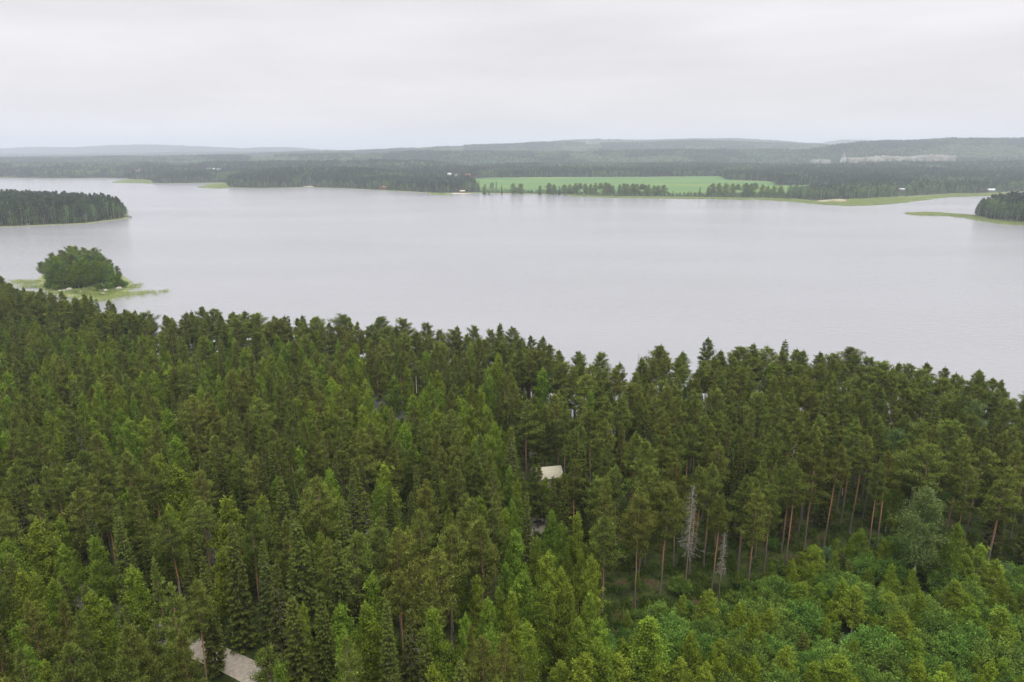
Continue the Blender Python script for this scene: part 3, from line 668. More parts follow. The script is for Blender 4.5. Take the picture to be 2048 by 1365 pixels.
# far houses
far_h = [('boathouse', 925, 386.0, R(5), 8, 5, 2.6, 1.5, 'redp', 'pale_roof', 'red boathouse with a pale roof at the tip of the wooded point', 'boathouse', 22),
         ('house', 899, 352, R(10), 11, 8, 4.5, 2.5, 'white', 'light_roof', 'white house behind the point, just left of the red roofed house', 'house', 10),
         ('house', 911, 353, R(-15), 10, 8, 4.2, 2.4, 'white', 'dark_roof', 'white house with a dark roof behind the point', 'house', 10),
         ('house', 936, 353, R(0), 16, 8, 3.5, 2.6, 'redp', 'red_roof', 'long house with an orange red roof at the left corner of the green field', 'house', 10),
         ('house', 1003, 329, R(0), 9, 8, 5.5, 2.5, 'white', 'light_roof', 'white house in a forest gap above the green field', 'house', 10),
         ('house', 277, 343, R(15), 14, 9, 5, 3, 'white', 'red_roof', 'white farmhouse among hazy woods beyond the wooded island', 'house', 10),
         ('house', 417, 342, R(5), 10, 8, 5, 2.5, 'white', 'light_roof', 'white house at the left end behind the small hazy meadow', 'house', 10),
         ('house', 427, 342, R(-10), 12, 8, 5, 2.5, 'white', 'light_roof', 'middle white house behind the small hazy meadow', 'house', 10),
         ('barn', 437, 341, R(0), 13, 9, 5, 3, 'white', 'dark_roof', 'white walled barn with a dark roof behind the small hazy meadow', 'barn', 10),
         ('shed', 1805, 383, R(0), 13, 8, 3.5, 1.2, 'grey_wall', 'light_roof', 'low shed with a bright pale roof in the trees above the reed bed', 'shed', 12),
         ('cabin', 1982, 385, R(0), 14, 9, 3.6, 2.2, 'grey_wall', 'light_roof', 'brown cabin with a pale roof beside the bridge', 'cabin', 12),
         ('cabin', 621, 372.5, R(0), 6, 5, 2.6, 1.6, 'grey_wall', 'dark_roof', 'small dark lakeside cabin above the sandy landing', 'cabin', 8),
         ('cabin', 767, 377.5, R(0), 8, 6, 2.6, 1.6, 'redp', 'red_roof', 'red brown cabin at the foot of the woods on the point', 'cabin', 8)]
CLEAR = []   # (x, y, radius) without trees
for nm, px, py, rz, w, d, hw, hr, wall, roof, lab, cat, rr in far_h:
    x, y, z = ground_at(px, py)
    house(nm, (x, y, z), rz, w, d, hw, hr, wall, roof, lab, cat, 3, chimney=False)
    CLEAR.append((x, y, rr)); KEEP.append((px - w / y * 620, py - (hw + hr) / y * 1365 * .9, px + w / y * 620, py - 2, y - 3))
# gravel works: tower with conveyor, low halls, pale quarry face
wk = at_y(1687, 322, 2540)
e = empty('gravel_works_tower', (wk[0], wk[1], wk[2] - 14), label='grey tower of the gravel works beside the pale quarry', cat='tower')
mb = MB(); box(mb, (-7, -6, 0), (7, 6, 26)); box(mb, (-10, -6, 0), (-7.02, 6, 17)); link('silo_block', mb.mesh('silo_block', M['concrete']), e)
mb = MB(); box(mb, (-5, -4, 26.02), (4, 4, 34)); box(mb, (-3, -3, 34.02), (1, 3, 41)); link('upper_tower', mb.mesh('upper_tower', M['concrete']), e)
mb = MB(); tube(mb, [(0, 0, 41), (0, 0, 50)], [.6, .4], 5); link('mast', mb.mesh('mast', M['concrete']), e)
mb = MB(); a = [(7.02, -1.5, 21), (7.02, 1.5, 21), (42, 1.5, 4), (42, -1.5, 4)]; mb.add(a + [(p[0], p[1], p[2] + 3) for p in a], [(0, 1, 2, 3), (4, 7, 6, 5), (0, 4, 5, 1), (1, 5, 6, 2), (2, 6, 7, 3), (3, 7, 4, 0)], .5); link('conveyor', mb.mesh('conveyor', M['concrete']), e)
for px, w, lab in ((1630, 26, 'small white hall at the left end of the gravel works'), (1650, 34, 'longer white hall of the gravel works left of its tower')):
    x, y, z = at_y(px, 322, 2560)
    house('industrial_hall', (x, y, z - 8), 0, w, 16, 9, 2.5, 'concrete', 'concrete', lab, 'hall', 4, chimney=False)
n = 90; u = np.linspace(0, 1, n); pxs = 1688 + u * 224
toppy = 315 - 5 * u + 1.2 * np.sin(u * 14) + rng.normal(0, .8, n)
lowpy = toppy + np.interp(u, [0, .1, .2, .3, .45, .6, .75, .9, 1], [1.5, 4, 3, 9, 3, 5, 2.5, 6, 1.5]) + rng.normal(0, .6, n)
rows = []
for k, (tt, Yk) in enumerate(((0, 2560), (.3, 2590), (.55, 2600), (.8, 2640), (1, 2660))):
    rows.append([at_y(pxs[i], lowpy[i] * (1 - tt) + toppy[i] * tt, Yk + rng.normal(0, 6)) for i in range(n)])
rows.insert(0, [(p[0], p[1] - 5, p[2] - 40) for p in rows[0]]); rows.append([(p[0], p[1] + 25, p[2] - 30) for p in rows[-1]])
Q = np.array(rows)
link('quarry_ground', grid_mesh('quarry_ground', Q[..., 0], Q[..., 1], Q[..., 2], noise_mat('quarry_sand', (.10, .105, .07), (.23, .205, .18), .07, .95, c3=(.07, .09, .045)), False), kind='structure')
# bridge at the narrows
x, y, z = at_y(2046, 386.5, 1130)
e = empty('road_bridge', (x, y, 0), label='low concrete bridge over the narrows at the right edge', cat='bridge')
mb = MB(); box(mb, (-26, -3, 1.8), (26, 3, 2.6)); link('deck', mb.mesh('deck', M['concrete']), e)
for px_ in (-16, 0, 16):
    mb = MB(); box(mb, (px_ - .6, -2.4, -1.5), (px_ + .6, 2.4, 1.79)); link('pier', mb.mesh('pier', M['concrete']), e)
for sy in (-1, 1):
    mb = MB(); box(mb, (-26, sy * 2.9 - .06, 3.3), (26, sy * 2.9 + .06, 3.45))
    for k in range(14): box(mb, (-25.5 + k * 3.9, sy * 2.9 - .05, 2.61), (-25.4 + k * 3.9, sy * 2.9 + .05, 3.29))
    link('railing', mb.mesh('railing', M['concrete']), e)
# sandy landings
def mound(name, px, py, rx, ry, m, hh=.6):
    x, y, z = ground_at(px, py); a = np.linspace(0, 2 * math.pi, 25); rr = np.linspace(0, 1, 5)
    X = x + np.outer(rr, np.cos(a)) * rx; Y = y + np.outer(rr, np.sin(a)) * ry; Zz = z + hh * (1 - rr[:, None] ** 2) + 0 * X - .1
    return link(name, grid_mesh(name, X, Y, Zz, m), kind='structure')
M['sand'] = noise_mat('sand', (.48, .42, .34), (.62, .55, .46), .6)
mound('sand_beach', 905, 387.6, 30, 5, M['sand'], .8); mound('sand_path', 617, 374.2, 13, 6, M['sand'], 1.1)

# boulders
def rock_mesh(seed, rx, ry, rzz, name='boulder'):
    r = np.random.default_rng(seed); nu, nv = 14, 9; a = np.linspace(0, 2 * math.pi, nu + 1)[:-1]; mb = MB(); V = []
    ph = np.linspace(.02, math.pi - .02, nv); k = r.normal(size=(6, 3))
    for p in ph:
        for q in a:
            d = np.array([math.sin(p) * math.cos(q), math.sin(p) * math.sin(q), math.cos(p)]); f = 1 + .13 * sum(math.sin(3.1 * (d @ kk) + i) for i, kk in enumerate(k)) / 2
            V.append(d * f * np.array([rx, ry, rzz]))
    F = [(i * nu + j, i * nu + (j + 1) % nu, (i + 1) * nu + (j + 1) % nu, (i + 1) * nu + j) for i in range(nv - 1) for j in range(nu)]
    mb.add(V, F, .5); return mb.mesh(name, M['granite'], False)
rocks = [(1066, 914, 1.3, 'grey boulder lying in the mossy glade behind the cream shed'), (2002, 1184, 1.3, 'lone boulder among the young trees at the right edge'),
         (103, 577.5, 1.2, 'pale boulder at the left end of the small island shore'), (139, 582, 1.7, 'largest pale boulder on the small island shore'),
         (162, 585, .7, 'small pale stone right of the largest boulder on the small island'), (207, 589, 1.0, 'light boulder among the reeds below the small island'),
         (211, 582.5, 1.2, 'boulder by the round bushes on the small island'), (238, 580, 1.7, 'pale boulder at the right end of the small island shore'),
         (56, 450.5, 1.8, 'white stone on the shore of the wooded left island'), (259, 434.5, 2.6, 'dark boulder at the right tip of the wooded left island')]
for i, (px, py, s, lab) in enumerate(rocks):
    x, y, z = ground_at(px, py)
    o = link('boulder', rock_mesh(200 + i, s, s * .8, s * .65), label=lab, cat='boulder', group='granite boulders'); o.location = (x, y, z + s * .2); o.rotation_euler = (0, 0, i)
x, y, z = ground_at(129, 583.2); mb = MB(); tube(mb, [(-2.4, -.5, .35), (0, 0, .45), (2.4, .6, .75)], [.28, .25, .16], 8); box(mb, (-.1, -.1, -.3), (.1, .1, .3))
o = link('fallen_log', mb.mesh('fallen_log', M['white']), label='pale fallen log on the shore of the small island', cat='log'); o.location = (x, y, z)

# ------------------------------------------------------------------ tree planting: near forest
def poisson(xmin, xmax, ymin, ymax, rad_fn, n_try, r, taken=None):
    cell = 2.0; grid = {}; out = []
    pts = list(taken) if taken else []
    for p in pts: grid.setdefault((int(p[0] // cell), int(p[1] // cell)), []).append(p)
    X = r.uniform(xmin, xmax, n_try); Y = r.uniform(ymin, ymax, n_try); Rr = rad_fn(X, Y)
    for x, y, q in zip(X, Y, Rr):
        if q <= 0: continue
        ci, cj = int(x // cell), int(y // cell); k = int(q // cell) + 1; ok = True
        for a in range(ci - k, ci + k + 1):
            for b in range(cj - k, cj + k + 1):
                for p in grid.get((a, b), ()):
                    if (p[0] - x) ** 2 + (p[1] - y) ** 2 < q * q: ok = False; break
                if not ok: break
            if not ok: break
        if ok:
            p = (x, y); grid.setdefault((ci, cj), []).append(p); out.append(p)
    return np.array(out)

edge_px = [(1010, 1500), (1020, 1440), (1130, 1345), (1180, 1265), (1290, 1200), (1400, 1190), (1480, 1165), (1560, 1120), (1650, 1078), (1750, 1065), (1850, 1100), (1960, 1120), (2060, 1125), (2300, 1120), (2600, 1600), (1500, 2200)]
clear_poly = np.array([at_z(a, b, 5.0) for a, b in edge_px])
birch_zone = np.array([at_z(a, b, 5.0) for a, b in [(930, 1250), (1000, 1180), (1090, 1130), (1180, 1160), (1290, 1230), (1260, 1330), (1280, 1500), (900, 1500)]])

TREES = []   # kind, vi, x, y, z, rz, s, sz, label or None
def add_tree(kind, x, y, H, rz=None, wide=1.0, vi=None, label=None):
    V = KIND[kind]; vi = int(rng.integers(len(V))) if vi is None else vi
    s = H / V[vi]['H']; TREES.append([kind, vi, x, y, h1(x, y) - .08, rng.uniform(0, 6.283) if rz is None else rz, s * wide, s, label])
# trees placed one by one: kind, px and py of the top, height, width factor, variant, label
hero = [
 ('spruce', 597, 1050, 19, 1.15, 0, 'tall dark spruce with drooping grey-stemmed branches standing clear of its neighbours'),
 ('spruce', 240, 1035, 17, 1.0, 3, 'narrow spruce with ochre green twin looking top in the lower left pines'),
 ('spruce', 640, 1190, 15, 1.1, 1, 'bushy spruce at the bottom, left of the pale bare-branched spruce'),
 ('spruce', 585, 1195, 15, 1.0, 2, 'slim spruce right of the gravel road end'),
 ('bare_spruce', 818, 1220, 14.5, .95, 0, 'yellow green spruce with many bare pale lower branches at the bottom'),
 ('bare_spruce', 728, 985, 17, .9, 0, 'dark spruce with bare whitish lower branches in mid forest'),
 ('spruce', 680, 1010, 17, .9, 1, 'dark narrow spruce beside the bare-branched spruce in mid forest'),
 ('spruce', 1152, 862, 19, .9, 0, 'tallest of the dark spruces right of the mossy glade'),
 ('spruce', 1165, 890, 18, .95, 2, 'dark spruce just in front of the tallest one right of the glade'),
 ('spruce', 1128, 948, 16, .85, 1, 'pointed spruce standing over the cream shed'),
 ('spruce', 1055, 985, 15, .85, 3, 'dark spruce left of the cream shed with an ochre top'),
 ('spruce', 255, 1210, 12, 1.1, 3, 'spruce with spreading grey branches above the gravel road'),
 ('young_pine', 1077, 931, 12, 1.0, 0, 'young pine standing in front of the cream shed'), ('young_pine', 1062, 930, 12, 1.0, 2, None), ('birch', 1089, 955, 9, 1.0, 2, None), ('young_pine', 1108, 968, 8, .9, 1, None),
 ('pine', 1072, 792, 17, 1.0, 0, None), ('young_pine', 1092, 812, 15, 1.0, 1, None), ('pine', 1052, 800, 17, 1.0, 2, None), ('young_pine', 1082, 835, 13, 1.0, 2, None), ('pine', 1110, 790, 17, 1.0, 4, None),
 ('young_pine', 168, 1172, 9, 1.1, 0, None), ('birch', 205, 1196, 9, 1.2, 1, None), ('young_pine', 236, 1225, 9, 1.1, 2, None), ('birch', 345, 1262, 7, 1.3, 1, None), ('young_pine', 130, 1150, 9, 1.1, 3, None), ('young_pine', 1080, 975, 7.5, 1.1, 3, None), ('birch', 1068, 972, 7, 1.2, 0, None), ('birch', 1102, 978, 6, 1.1, 4, None),
 ('spruce', 520, 925, 17, .9, 0, None), ('spruce', 560, 960, 17, .9, 2, None), ('spruce', 480, 905, 16, .95, 1, None), ('spruce', 1420, 790, 18, .8, 1, None),
 ('spruce', 1490, 880, 18, .85, 3, None), ('spruce', 1540, 850, 18, .8, 0, None), ('bare_spruce', 1592, 870, 19, .8, 0, 'thin grey-trunked spruce with bare branches among the pines of the forest edge'),
 ('birch', 940, 812, 16, 1.15, 0, 'big pale green birch with a rounded top left of the mossy glade'), ('broad_birch', 988, 850, 15, 1.0, 0, 'drooping dark birch beside the mossy glade'),
 ('birch', 1183, 782, 16, .8, 2, 'dark columnar birch rising above the spruces right of the glade'), ('birch', 768, 928, 14, 1.1, 1, 'light green pointed birch in mid forest, brightest of its row'),
 ('birch', 437, 790, 12, .8, 2, None), ('birch', 45, 635, 13, .9, 3, 'slim bright birch near the left edge below the small island'), ('birch', 160, 925, 12, 1, 1, None),
 ('birch', 350, 935, 16, 1.3, 4, 'broad birch with a clear white stem in the lower left'), ('birch', 455, 995, 15, 1.1, 1, 'tall birch in front of the dark spruces'), ('birch', 500, 1020, 13, .8, 0, None),
 ('birch', 70, 1040, 14, 1.2, 3, 'birch with a white forked trunk near the left edge'), ('broad_birch', 15, 1080, 13, .95, 1, 'bright broad birch cut by the left edge'), ('birch', 35, 1245, 10, 1.2, 0, 'bright birch in the bottom left corner'),
 ('birch', 685, 1210, 12, 1.25, 2, 'drooping bright birch at the bottom, right of the bushy spruce'), ('birch', 945, 770, 12, .9, 1, None),
 ('aspen', 1858, 978, 15.5, 1.0, 0, 'broad bright aspen with a white trunk standing before the pines at right'), ('aspen', 1792, 858, 15, .9, 1, 'bluish green aspen between pines at right'),
 ('aspen', 1955, 800, 17, .85, 0, 'large soft green aspen near the shore at right'), ('birch', 1922, 1048, 11, 1.0, 3, 'slim birch just right of the broad bright aspen'),
 ('birch', 1095, 1105, 13, 1.0, 0, 'tallest birch of the narrow birch clump at bottom centre'), ('birch', 1045, 1145, 13, 1.1, 1, 'left birch of the narrow birch clump at bottom centre'),
 ('birch', 1125, 1135, 12.5, .95, 2, 'birch just right of the tallest in the bottom centre clump'), ('birch', 1098, 1168, 12, 1.0, 3, None), ('birch', 1135, 1165, 12, .9, 4, None),
 ('birch', 1180, 1185, 11, 1.0, 1, None), ('birch', 1200, 1240, 10, 1.1, 0, None), ('birch', 1160, 1235, 10.5, 1.1, 2, None), ('birch', 978, 1200, 12, .9, 4, None), ('birch', 1102, 1020, 12, .9, 4, None),
 ('birch', 1155, 1025, 12, .9, 1, None), ('birch', 1030, 1060, 13, 1, 2, None), ('birch', 1075, 1072, 11, .9, 3, None),
 ('pine', 1292, 880, 19, 1.05, 0, 'tall pine with a broad crown and thick orange trunk left of the dead pine'),
 ('pine', 1213, 1030, 15.5, 1.1, 1, 'pine with an orange trunk at the left end of the forest edge'),
 ('pine', 1362, 925, 18, .9, 5, 'pine with a high crown just left of the grey dead pine'), ('pine', 1395, 935, 18, .85, 6, 'thick trunked pine touching the grey dead pine'),
 ('pine', 1425, 930, 17.5, .8, 5, 'slim pine just right of the grey dead pine'), ('pine', 1440, 985, 16.5, .8, 6, None),
 ('pine', 1495, 950, 16.5, 1.05, 2, 'pine with an open crown right of the smaller dead tree'), ('pine', 1545, 880, 18, .9, 5, None), ('pine', 1560, 860, 18.5, .9, 6, None),
 ('pine', 1628, 850, 18, .85, 5, None), ('pine', 1622, 862, 18.5, .8, 6, 'pine of the tight group of bare orange trunks at the forest edge'), ('pine', 1675, 890, 18, .9, 6, None), ('pine', 1728, 870, 18, .85, 5, None),
 ('pine', 1785, 905, 17, .85, 6, None), ('pine', 1765, 920, 17, .75, 5, None), ('old_pine', 1870, 890, 18, 1.1, 0, 'old pine with a wide reddish crown behind the broad aspen'), ('old_pine', 1900, 840, 18, 1.1, 1, 'wide flat crowned pine near the right edge'),
 ('pine', 1965, 895, 17, 1.2, 3, None), ('pine', 2015, 935, 17, 1.2, 4, 'dense pine close to the right edge above the clearing'), ('pine', 755, 632, 18, .85, 1, None),
 ('old_pine', 758, 632, 19, .9, 0, 'tall thin pine standing above the shoreline row, left of centre'), ('old_pine', 852, 642, 18, .85, 1, 'shoreline pine with a layered open crown'),
 ('old_pine', 878, 655, 16, .85, 2, 'shoreline pine with orange trunk and flat crown beside the layered one'), ('old_pine', 950, 652, 18, .85, 3, 'dense tall shoreline pine left of the row of four'),
 ('old_pine', 1030, 652, 18, .85, 0, 'rightmost tall pine of the shoreline row of four'), ('old_pine', 982, 658, 17.5, .75, 1, None), ('old_pine', 1000, 662, 17, .7, 2, None), ('pine', 1088, 668, 17, .9, 2, None), ('pine', 1060, 668, 17, .9, 3, None),
 ('old_pine', 1158, 698, 18, .8, 2, None), ('old_pine', 1200, 700, 18, .9, 1, 'leaning shoreline pine beside the gap onto the lake'),
 ('pine', 708, 1065, 17, 1.2, 0, 'full crowned pine at lower centre left, first of a row of three'), ('pine', 790, 1060, 17, 1.1, 2, 'full crowned pine, middle of the lower row of three'),
 ('pine', 898, 1055, 17.5, 1.1, 3, 'full crowned pine with open lower crown, right of the lower row of three'), ('pine', 875, 1100, 16, 1.1, 1, None), ('pine', 965, 1040, 17, 1.1, 4, None),
 ('dead', 1386, 972, 17, .8, 0, 'grey dead tree covered in pale tangled twigs at the forest edge'), ('dead', 1452, 1040, 12.5, .55, 1, 'smaller thin dead tree right of the grey one at the forest edge'),
 ('dead', 1277, 708, 17.5, .35, 1, 'thin dead spire poking above the shoreline trees'), ('dead', 412, 1020, 12, .9, 1, 'pine skeleton with bare twigs in the lower left forest'),
]
taken = []
for kind, px, py, Hh, wd, vi, lab in hero:
    g = 4.0
    for _ in range(6):
        x, y = at_z(px, py, g + Hh); g = max(h1(x, y), .2)
    add_tree(kind, x, y, Hh, None, wd, vi, lab); taken.append((x, y))
    if lab and kind != 'dead' : KEEP.append((px - 7, py - 2, px + 7, py + 14, y - 2.5))
KEEP += [(1376, 980, 1398, 1190, TREES[-4][3] - 1), (1445, 1040, 1460, 1180, TREES[-3][3] - 1), (1850, 1120, 1862, 1160, TREES[[t[8] or '' for t in TREES].index('broad bright aspen with a white trunk standing before the pines at right')][3] - 1)]
for a, b, c, d in ((452, 1330, 500, 1362),): KEEP.append((a, b, c, d, 400))
for a, b, c, d in ((1066, 1044, 1080, 1056),): KEEP.append((a, b, c, d, 400))

def P2(x, y): return np.stack([x, y], 1)
def spacing(X, Y):
    P = P2(X, Y); d = sdf(P, near_poly); rad = np.where(X < 10, 2.65, 3.2) + .5 * vnoise(X, Y, 15, 5)
    rad = np.where(Y > 150, rad * 1.03, rad)
    rad[d < 2.0] = 0
    rad[inside(P, clear_poly)] = 0
    rad[np.min(np.linalg.norm(P[:, None] - road_c[None], axis=2), 1) < np.where(proj(X, Y, height(X, Y))[0] < 425, .7, 1.6)] = 0
    rad[np.min(np.linalg.norm(P[:, None] - yard_c[None], axis=2), 1) < 1.6] = 0
    px, py = proj(X, Y, height(X, Y))
    rad[(px > 1052) & (px < 1108) & (py > 876) & (py < 960)] = 0
    px, py = proj(X, Y, height(X, Y) + 19)
    rad[(px < -160) | (px > 2210) | (py > 1420)] = 0
    return rad
pts = poisson(-330, 260, 36, 330, spacing, 70000, rng, taken)
PX, PYb = proj(pts[:, 0], pts[:, 1], height(pts[:, 0], pts[:, 1]))
dsh = sdf(pts, near_poly); nzz = vnoise(pts[:, 0], pts[:, 1], 14, 9); nz2 = vnoise(pts[:, 0], pts[:, 1], 30, 2); inb = inside(pts, birch_zone)
def blocked(x, y, r, top, base):
    a, t = proj(x, y, top); b = proj(x, y, base)[1]; rr = FPX * r / math.hypot(y, 1) * .85
    for k in KEEP:
        if y < k[4] and a + rr > k[0] and a - rr < k[2] and t < k[3] and b > k[1]: return True
    return False
for i, (x, y) in enumerate(pts):
    px, u = PX[i], rng.random(); gz = h1(x, y); Dd = math.hypot(x, y)
    left = px < 1000 and y > 105; right = px > 1130
    if inb[i]: kind, Hh = ('birch', rng.uniform(9.5, 12.5)) if u < .8 else ('willow', rng.uniform(5, 7))
    elif dsh[i] < 14:
        kind = 'old_pine' if u < .26 else ('pine' if u < .82 else ('young_pine' if u < .90 else ('spruce' if u < .935 else 'birch'))); Hh = rng.normal(18.2, 1.0)
        if kind == 'birch': Hh = 16
        if kind == 'young_pine': Hh -= .8
    elif right:
        kind = ('pine' if u < .77 else 'old_pine') if u < .86 else ('spruce' if u < .955 else 'birch'); Hh = rng.normal(17.4, 1.3)
        if kind == 'birch': Hh = rng.uniform(12, 15)
    elif left:
        pb = .18 + .40 * (nzz[i] > .5)
        kind = 'birch' if u < pb else ('spruce' if u < pb + .07 else ('young_pine' if u < .62 else 'pine')); Hh = rng.normal(15.2, 1.4) if kind != 'birch' else rng.normal(14.4, 1.2)
        if kind == 'young_pine': Hh -= .8
    else:
        ps = .10 + .30 * (nz2[i] > .55); pb = ps + .15 + .20 * (nzz[i] > .55)
        kind = 'spruce' if u < ps else ('birch' if u < pb else ('young_pine' if u > .9 else 'pine')); Hh = rng.normal(16, 1.2)
        if kind == 'birch': Hh = rng.uniform(11, 14.5)
        if kind == 'spruce': Hh = rng.uniform(12, 17.5)
    if kind == 'spruce' and rng.random() < .08: kind = 'bare_spruce'
    ok = False
    for f in (1, .82, .65, .48):
        if not blocked(x, y, 1.7, gz + Hh * f, gz): ok = True; break
    if not ok: continue
    if f < .7 and kind in ('pine', 'old_pine'): kind = 'young_pine'
    if f < .6 and 'spruce' in kind: kind = 'small_spruce'
    vsel = int(rng.choice([5, 6])) if (kind == 'pine' and right and rng.random() < .6) else None
    add_tree(kind, x, y, Hh * f, vi=vsel, wide=rng.uniform(.74, 1.02) * (1.2 if dsh[i] < 14 else 1.0) * (1.0 if f == 1 else 1 / f ** .5))
# regrowth in the clearing
def sp_clear(X, Y):
    P = P2(X, Y); m = inside(P, clear_poly); px, py = proj(X, Y, height(X, Y) + 4)
    rad = np.where(m, 1.75 + .9 * vnoise(X, Y, 5, 4), 0); rad[(px < 900) | (px > 2200) | (py > 1500)] = 0
    return rad
cpts = poisson(-30, 130, 36, 130, sp_clear, 30000, rng, [p for p in taken])
dcl = sdf(cpts, clear_poly)
for i, (x, y) in enumerate(cpts):
    u = rng.random(); gz = h1(x, y); px, py = proj(x, y, gz)
    n1 = vnoise(x, y, 9, 7)
    edge = min(1, dcl[i] / 6)
    if u < .46: kind, Hh = 'willow', rng.uniform(3.2, 5.6)
    elif u < .50: kind, Hh = 'silver', rng.uniform(3.2, 5.4)
    elif u < .72: kind, Hh = 'gold_birch', rng.uniform(4, 7.6)
    elif u < .93: kind, Hh = 'birch', rng.uniform(4.5, 7.5) + (3 if px < 1300 else 0)
    else: kind, Hh = 'small_spruce', rng.uniform(2.5, 5)
    Hh *= .4 + .6 * edge
    if blocked(x, y, 1.2, gz + Hh, gz): continue
    add_tree(kind, x, y, Hh, wide=rng.uniform(.95, 1.25) * (1.5 if kind == 'birch' else 1.0))
# under-storey at the forest edge and below the pines
def sp_und(X, Y):
    d = sdf(P2(X, Y), near_poly); return np.where((spacing(X, Y) > 0) & ((d < 14) | (Y < 170)), np.where(d < 14, 2.3, 5.2), 0)
und = poisson(-330, 260, 45, 330, sp_und, 16000, rng); und_d = sdf(und, near_poly)
for (x, y), dd_ in zip(und, und_d):
    px, py = proj(x, y, h1(x, y)); u = rng.random(); gz = h1(x, y)
    kind = 'small_spruce' if u < .5 else ('willow' if u < .75 else 'birch'); Hh = rng.uniform(2, 5)
    if px > 1180 and py > 950: Hh *= .7
    if dd_ < 14: Hh = rng.uniform(5, 9.5); kind = 'birch' if u < .45 else ('spruce' if u < .7 else 'young_pine')
    if blocked(x, y, 1.0, gz + Hh, gz): continue
    add_tree(kind, x, y, Hh)

# ------------------------------------------------------------------ small island trees
def isl(kind, px, py_base, py_top, wide=1.0, dy=0.0, vi=None, label=None):
    x, y = at_z(px, py_base, .8); y += dy; g = h1(x, y); a, b, zt = at_y(px, py_top, y)
    add_tree(kind, x, y, zt - g, None, wide, vi, label)
    return x, y
for row, (base, k) in enumerate(((577, 15), (571, 14), (565, 12), (559, 10))):
    for i in range(k):
        px = 92 + (i + .5 + rng.uniform(-.25, .25)) * (150 / k) + row * 1.5
        env = 492 + 52 * abs((px - 170) / 76) ** 2.6
        top = env + (3 - row) * 9 * rng.uniform(.5, 1.3) + rng.uniform(-2, 5)
        u = rng.random()
        if row >= 2: kd, w = ('old_pine', 1.1) if u < .65 else ('broad_birch', 1.1)
        elif row == 1: kd, w = ('old_pine', 1.0) if u < .4 else ('aspen', 1.0)
        else: kd, w = ('birch', 1.5) if u < .75 else ('aspen', 1.0); top += 12 if u < .4 else 0
        isl(kd, px, base + rng.uniform(-1, 1), min(top, base - 22), w)
isl('old_pine', 97, 573, 524, 1.0, 0, 2); isl('aspen', 104, 575, 517, 1.0); isl('old_pine', 113, 568, 506, 1.0); isl('birch', 118, 576, 512, 1.5); isl('birch', 240, 576, 545, 1.4); isl('birch', 228, 577, 530, 1.5)
isl('old_pine', 89, 572, 524, 1.1, 0, 0, 'dark pine leaning out at the left end of the small island')
isl('birch', 152, 578, 540, 1.3, 0, 2, 'bright birch in front of the dark trees on the small island')
isl('birch', 180, 578, 522, 1.3, 0, 0, 'white stemmed birch in the middle of the small island front')
isl('willow', 200, 583.5, 566, 1.0, 0, 0, 'left one of the two round bushes on the small island')
isl('willow', 218, 581.5, 564, 1.0, 0, 1, 'right one of the two round bushes on the small island')
for px, b, t in ((245, 575, 560), (250, 573, 562), (110, 579, 568), (96, 577, 566), (232, 576, 563), (170, 579, 571), (148, 579, 570), (134, 579.5, 569), (122, 579.5, 567), (190, 578.5, 570)):
    isl('willow', px, b, t, 1.1)

# tree row before the crop field
row_px = [(968, 376, 'f'), (978, 380, 'f'), (1003, 371, 's'), (1027, 367, 'b'), (1040, 367.5, 'b'), (1080, 371.5, 'f'), (1098, 366, 'b'), (1109, 369, 'f'), (1119, 372, 's'), (1129, 369.5, 'b'), (1140, 369, 'b'), (1152, 366.5, 'b'), (1162, 366.5, 'p'),
          (1172, 367.5, 'b'), (1181, 368, 'f'), (1191, 366, 'b'), (1201, 366, 'p'), (1211, 365, 'b'), (1219, 367, 'b'), (1227, 371, 'f'), (1240, 369, 'f'), (1249, 367, 'b'), (1257, 368, 'b'), (1266, 367.5, 'b'), (1275, 368, 'b'), (1284, 368, 'p'),
          (1292, 370, 'b'), (1298, 369, 'f'), (1309, 371, 'b'), (1318, 371, 'f'), (1331, 370, 'b'), (1403, 374, 's'), (1418, 374, 'f'), (1430, 367, 'b'), (1441, 366, 'b'), (1452, 366.5, 'b'), (1469, 367, 'b'), (1480, 368, 'p'), (1493, 366, 'b'), (1504, 367, 'b'),
          (1516, 366, 'p'), (1526, 369, 'b'), (1541, 372, 'f'), (1552, 372, 'b'), (1563, 372, 'b')]
names = {'b': ('broad_birch', 'birch'), 'f': ('birch', 'birch'), 's': ('spruce', 'spruce'), 'p': ('old_pine', 'pine')}
FARROW = []
for i, (px, top, k) in enumerate(row_px):
    bpy_ = 389.5 + (px - 1000) * .0125; x, y = at_z(px, bpy_, .5); y += rng.uniform(4, 14)
    g = h1(x, y); z = at_y(px, top, y)[2]
    add_tree(names[k][0], x, y, z - g, None, rng.uniform(1.5, 2.0) if k != 's' else 1.2)
    TREES[-1].append('row')

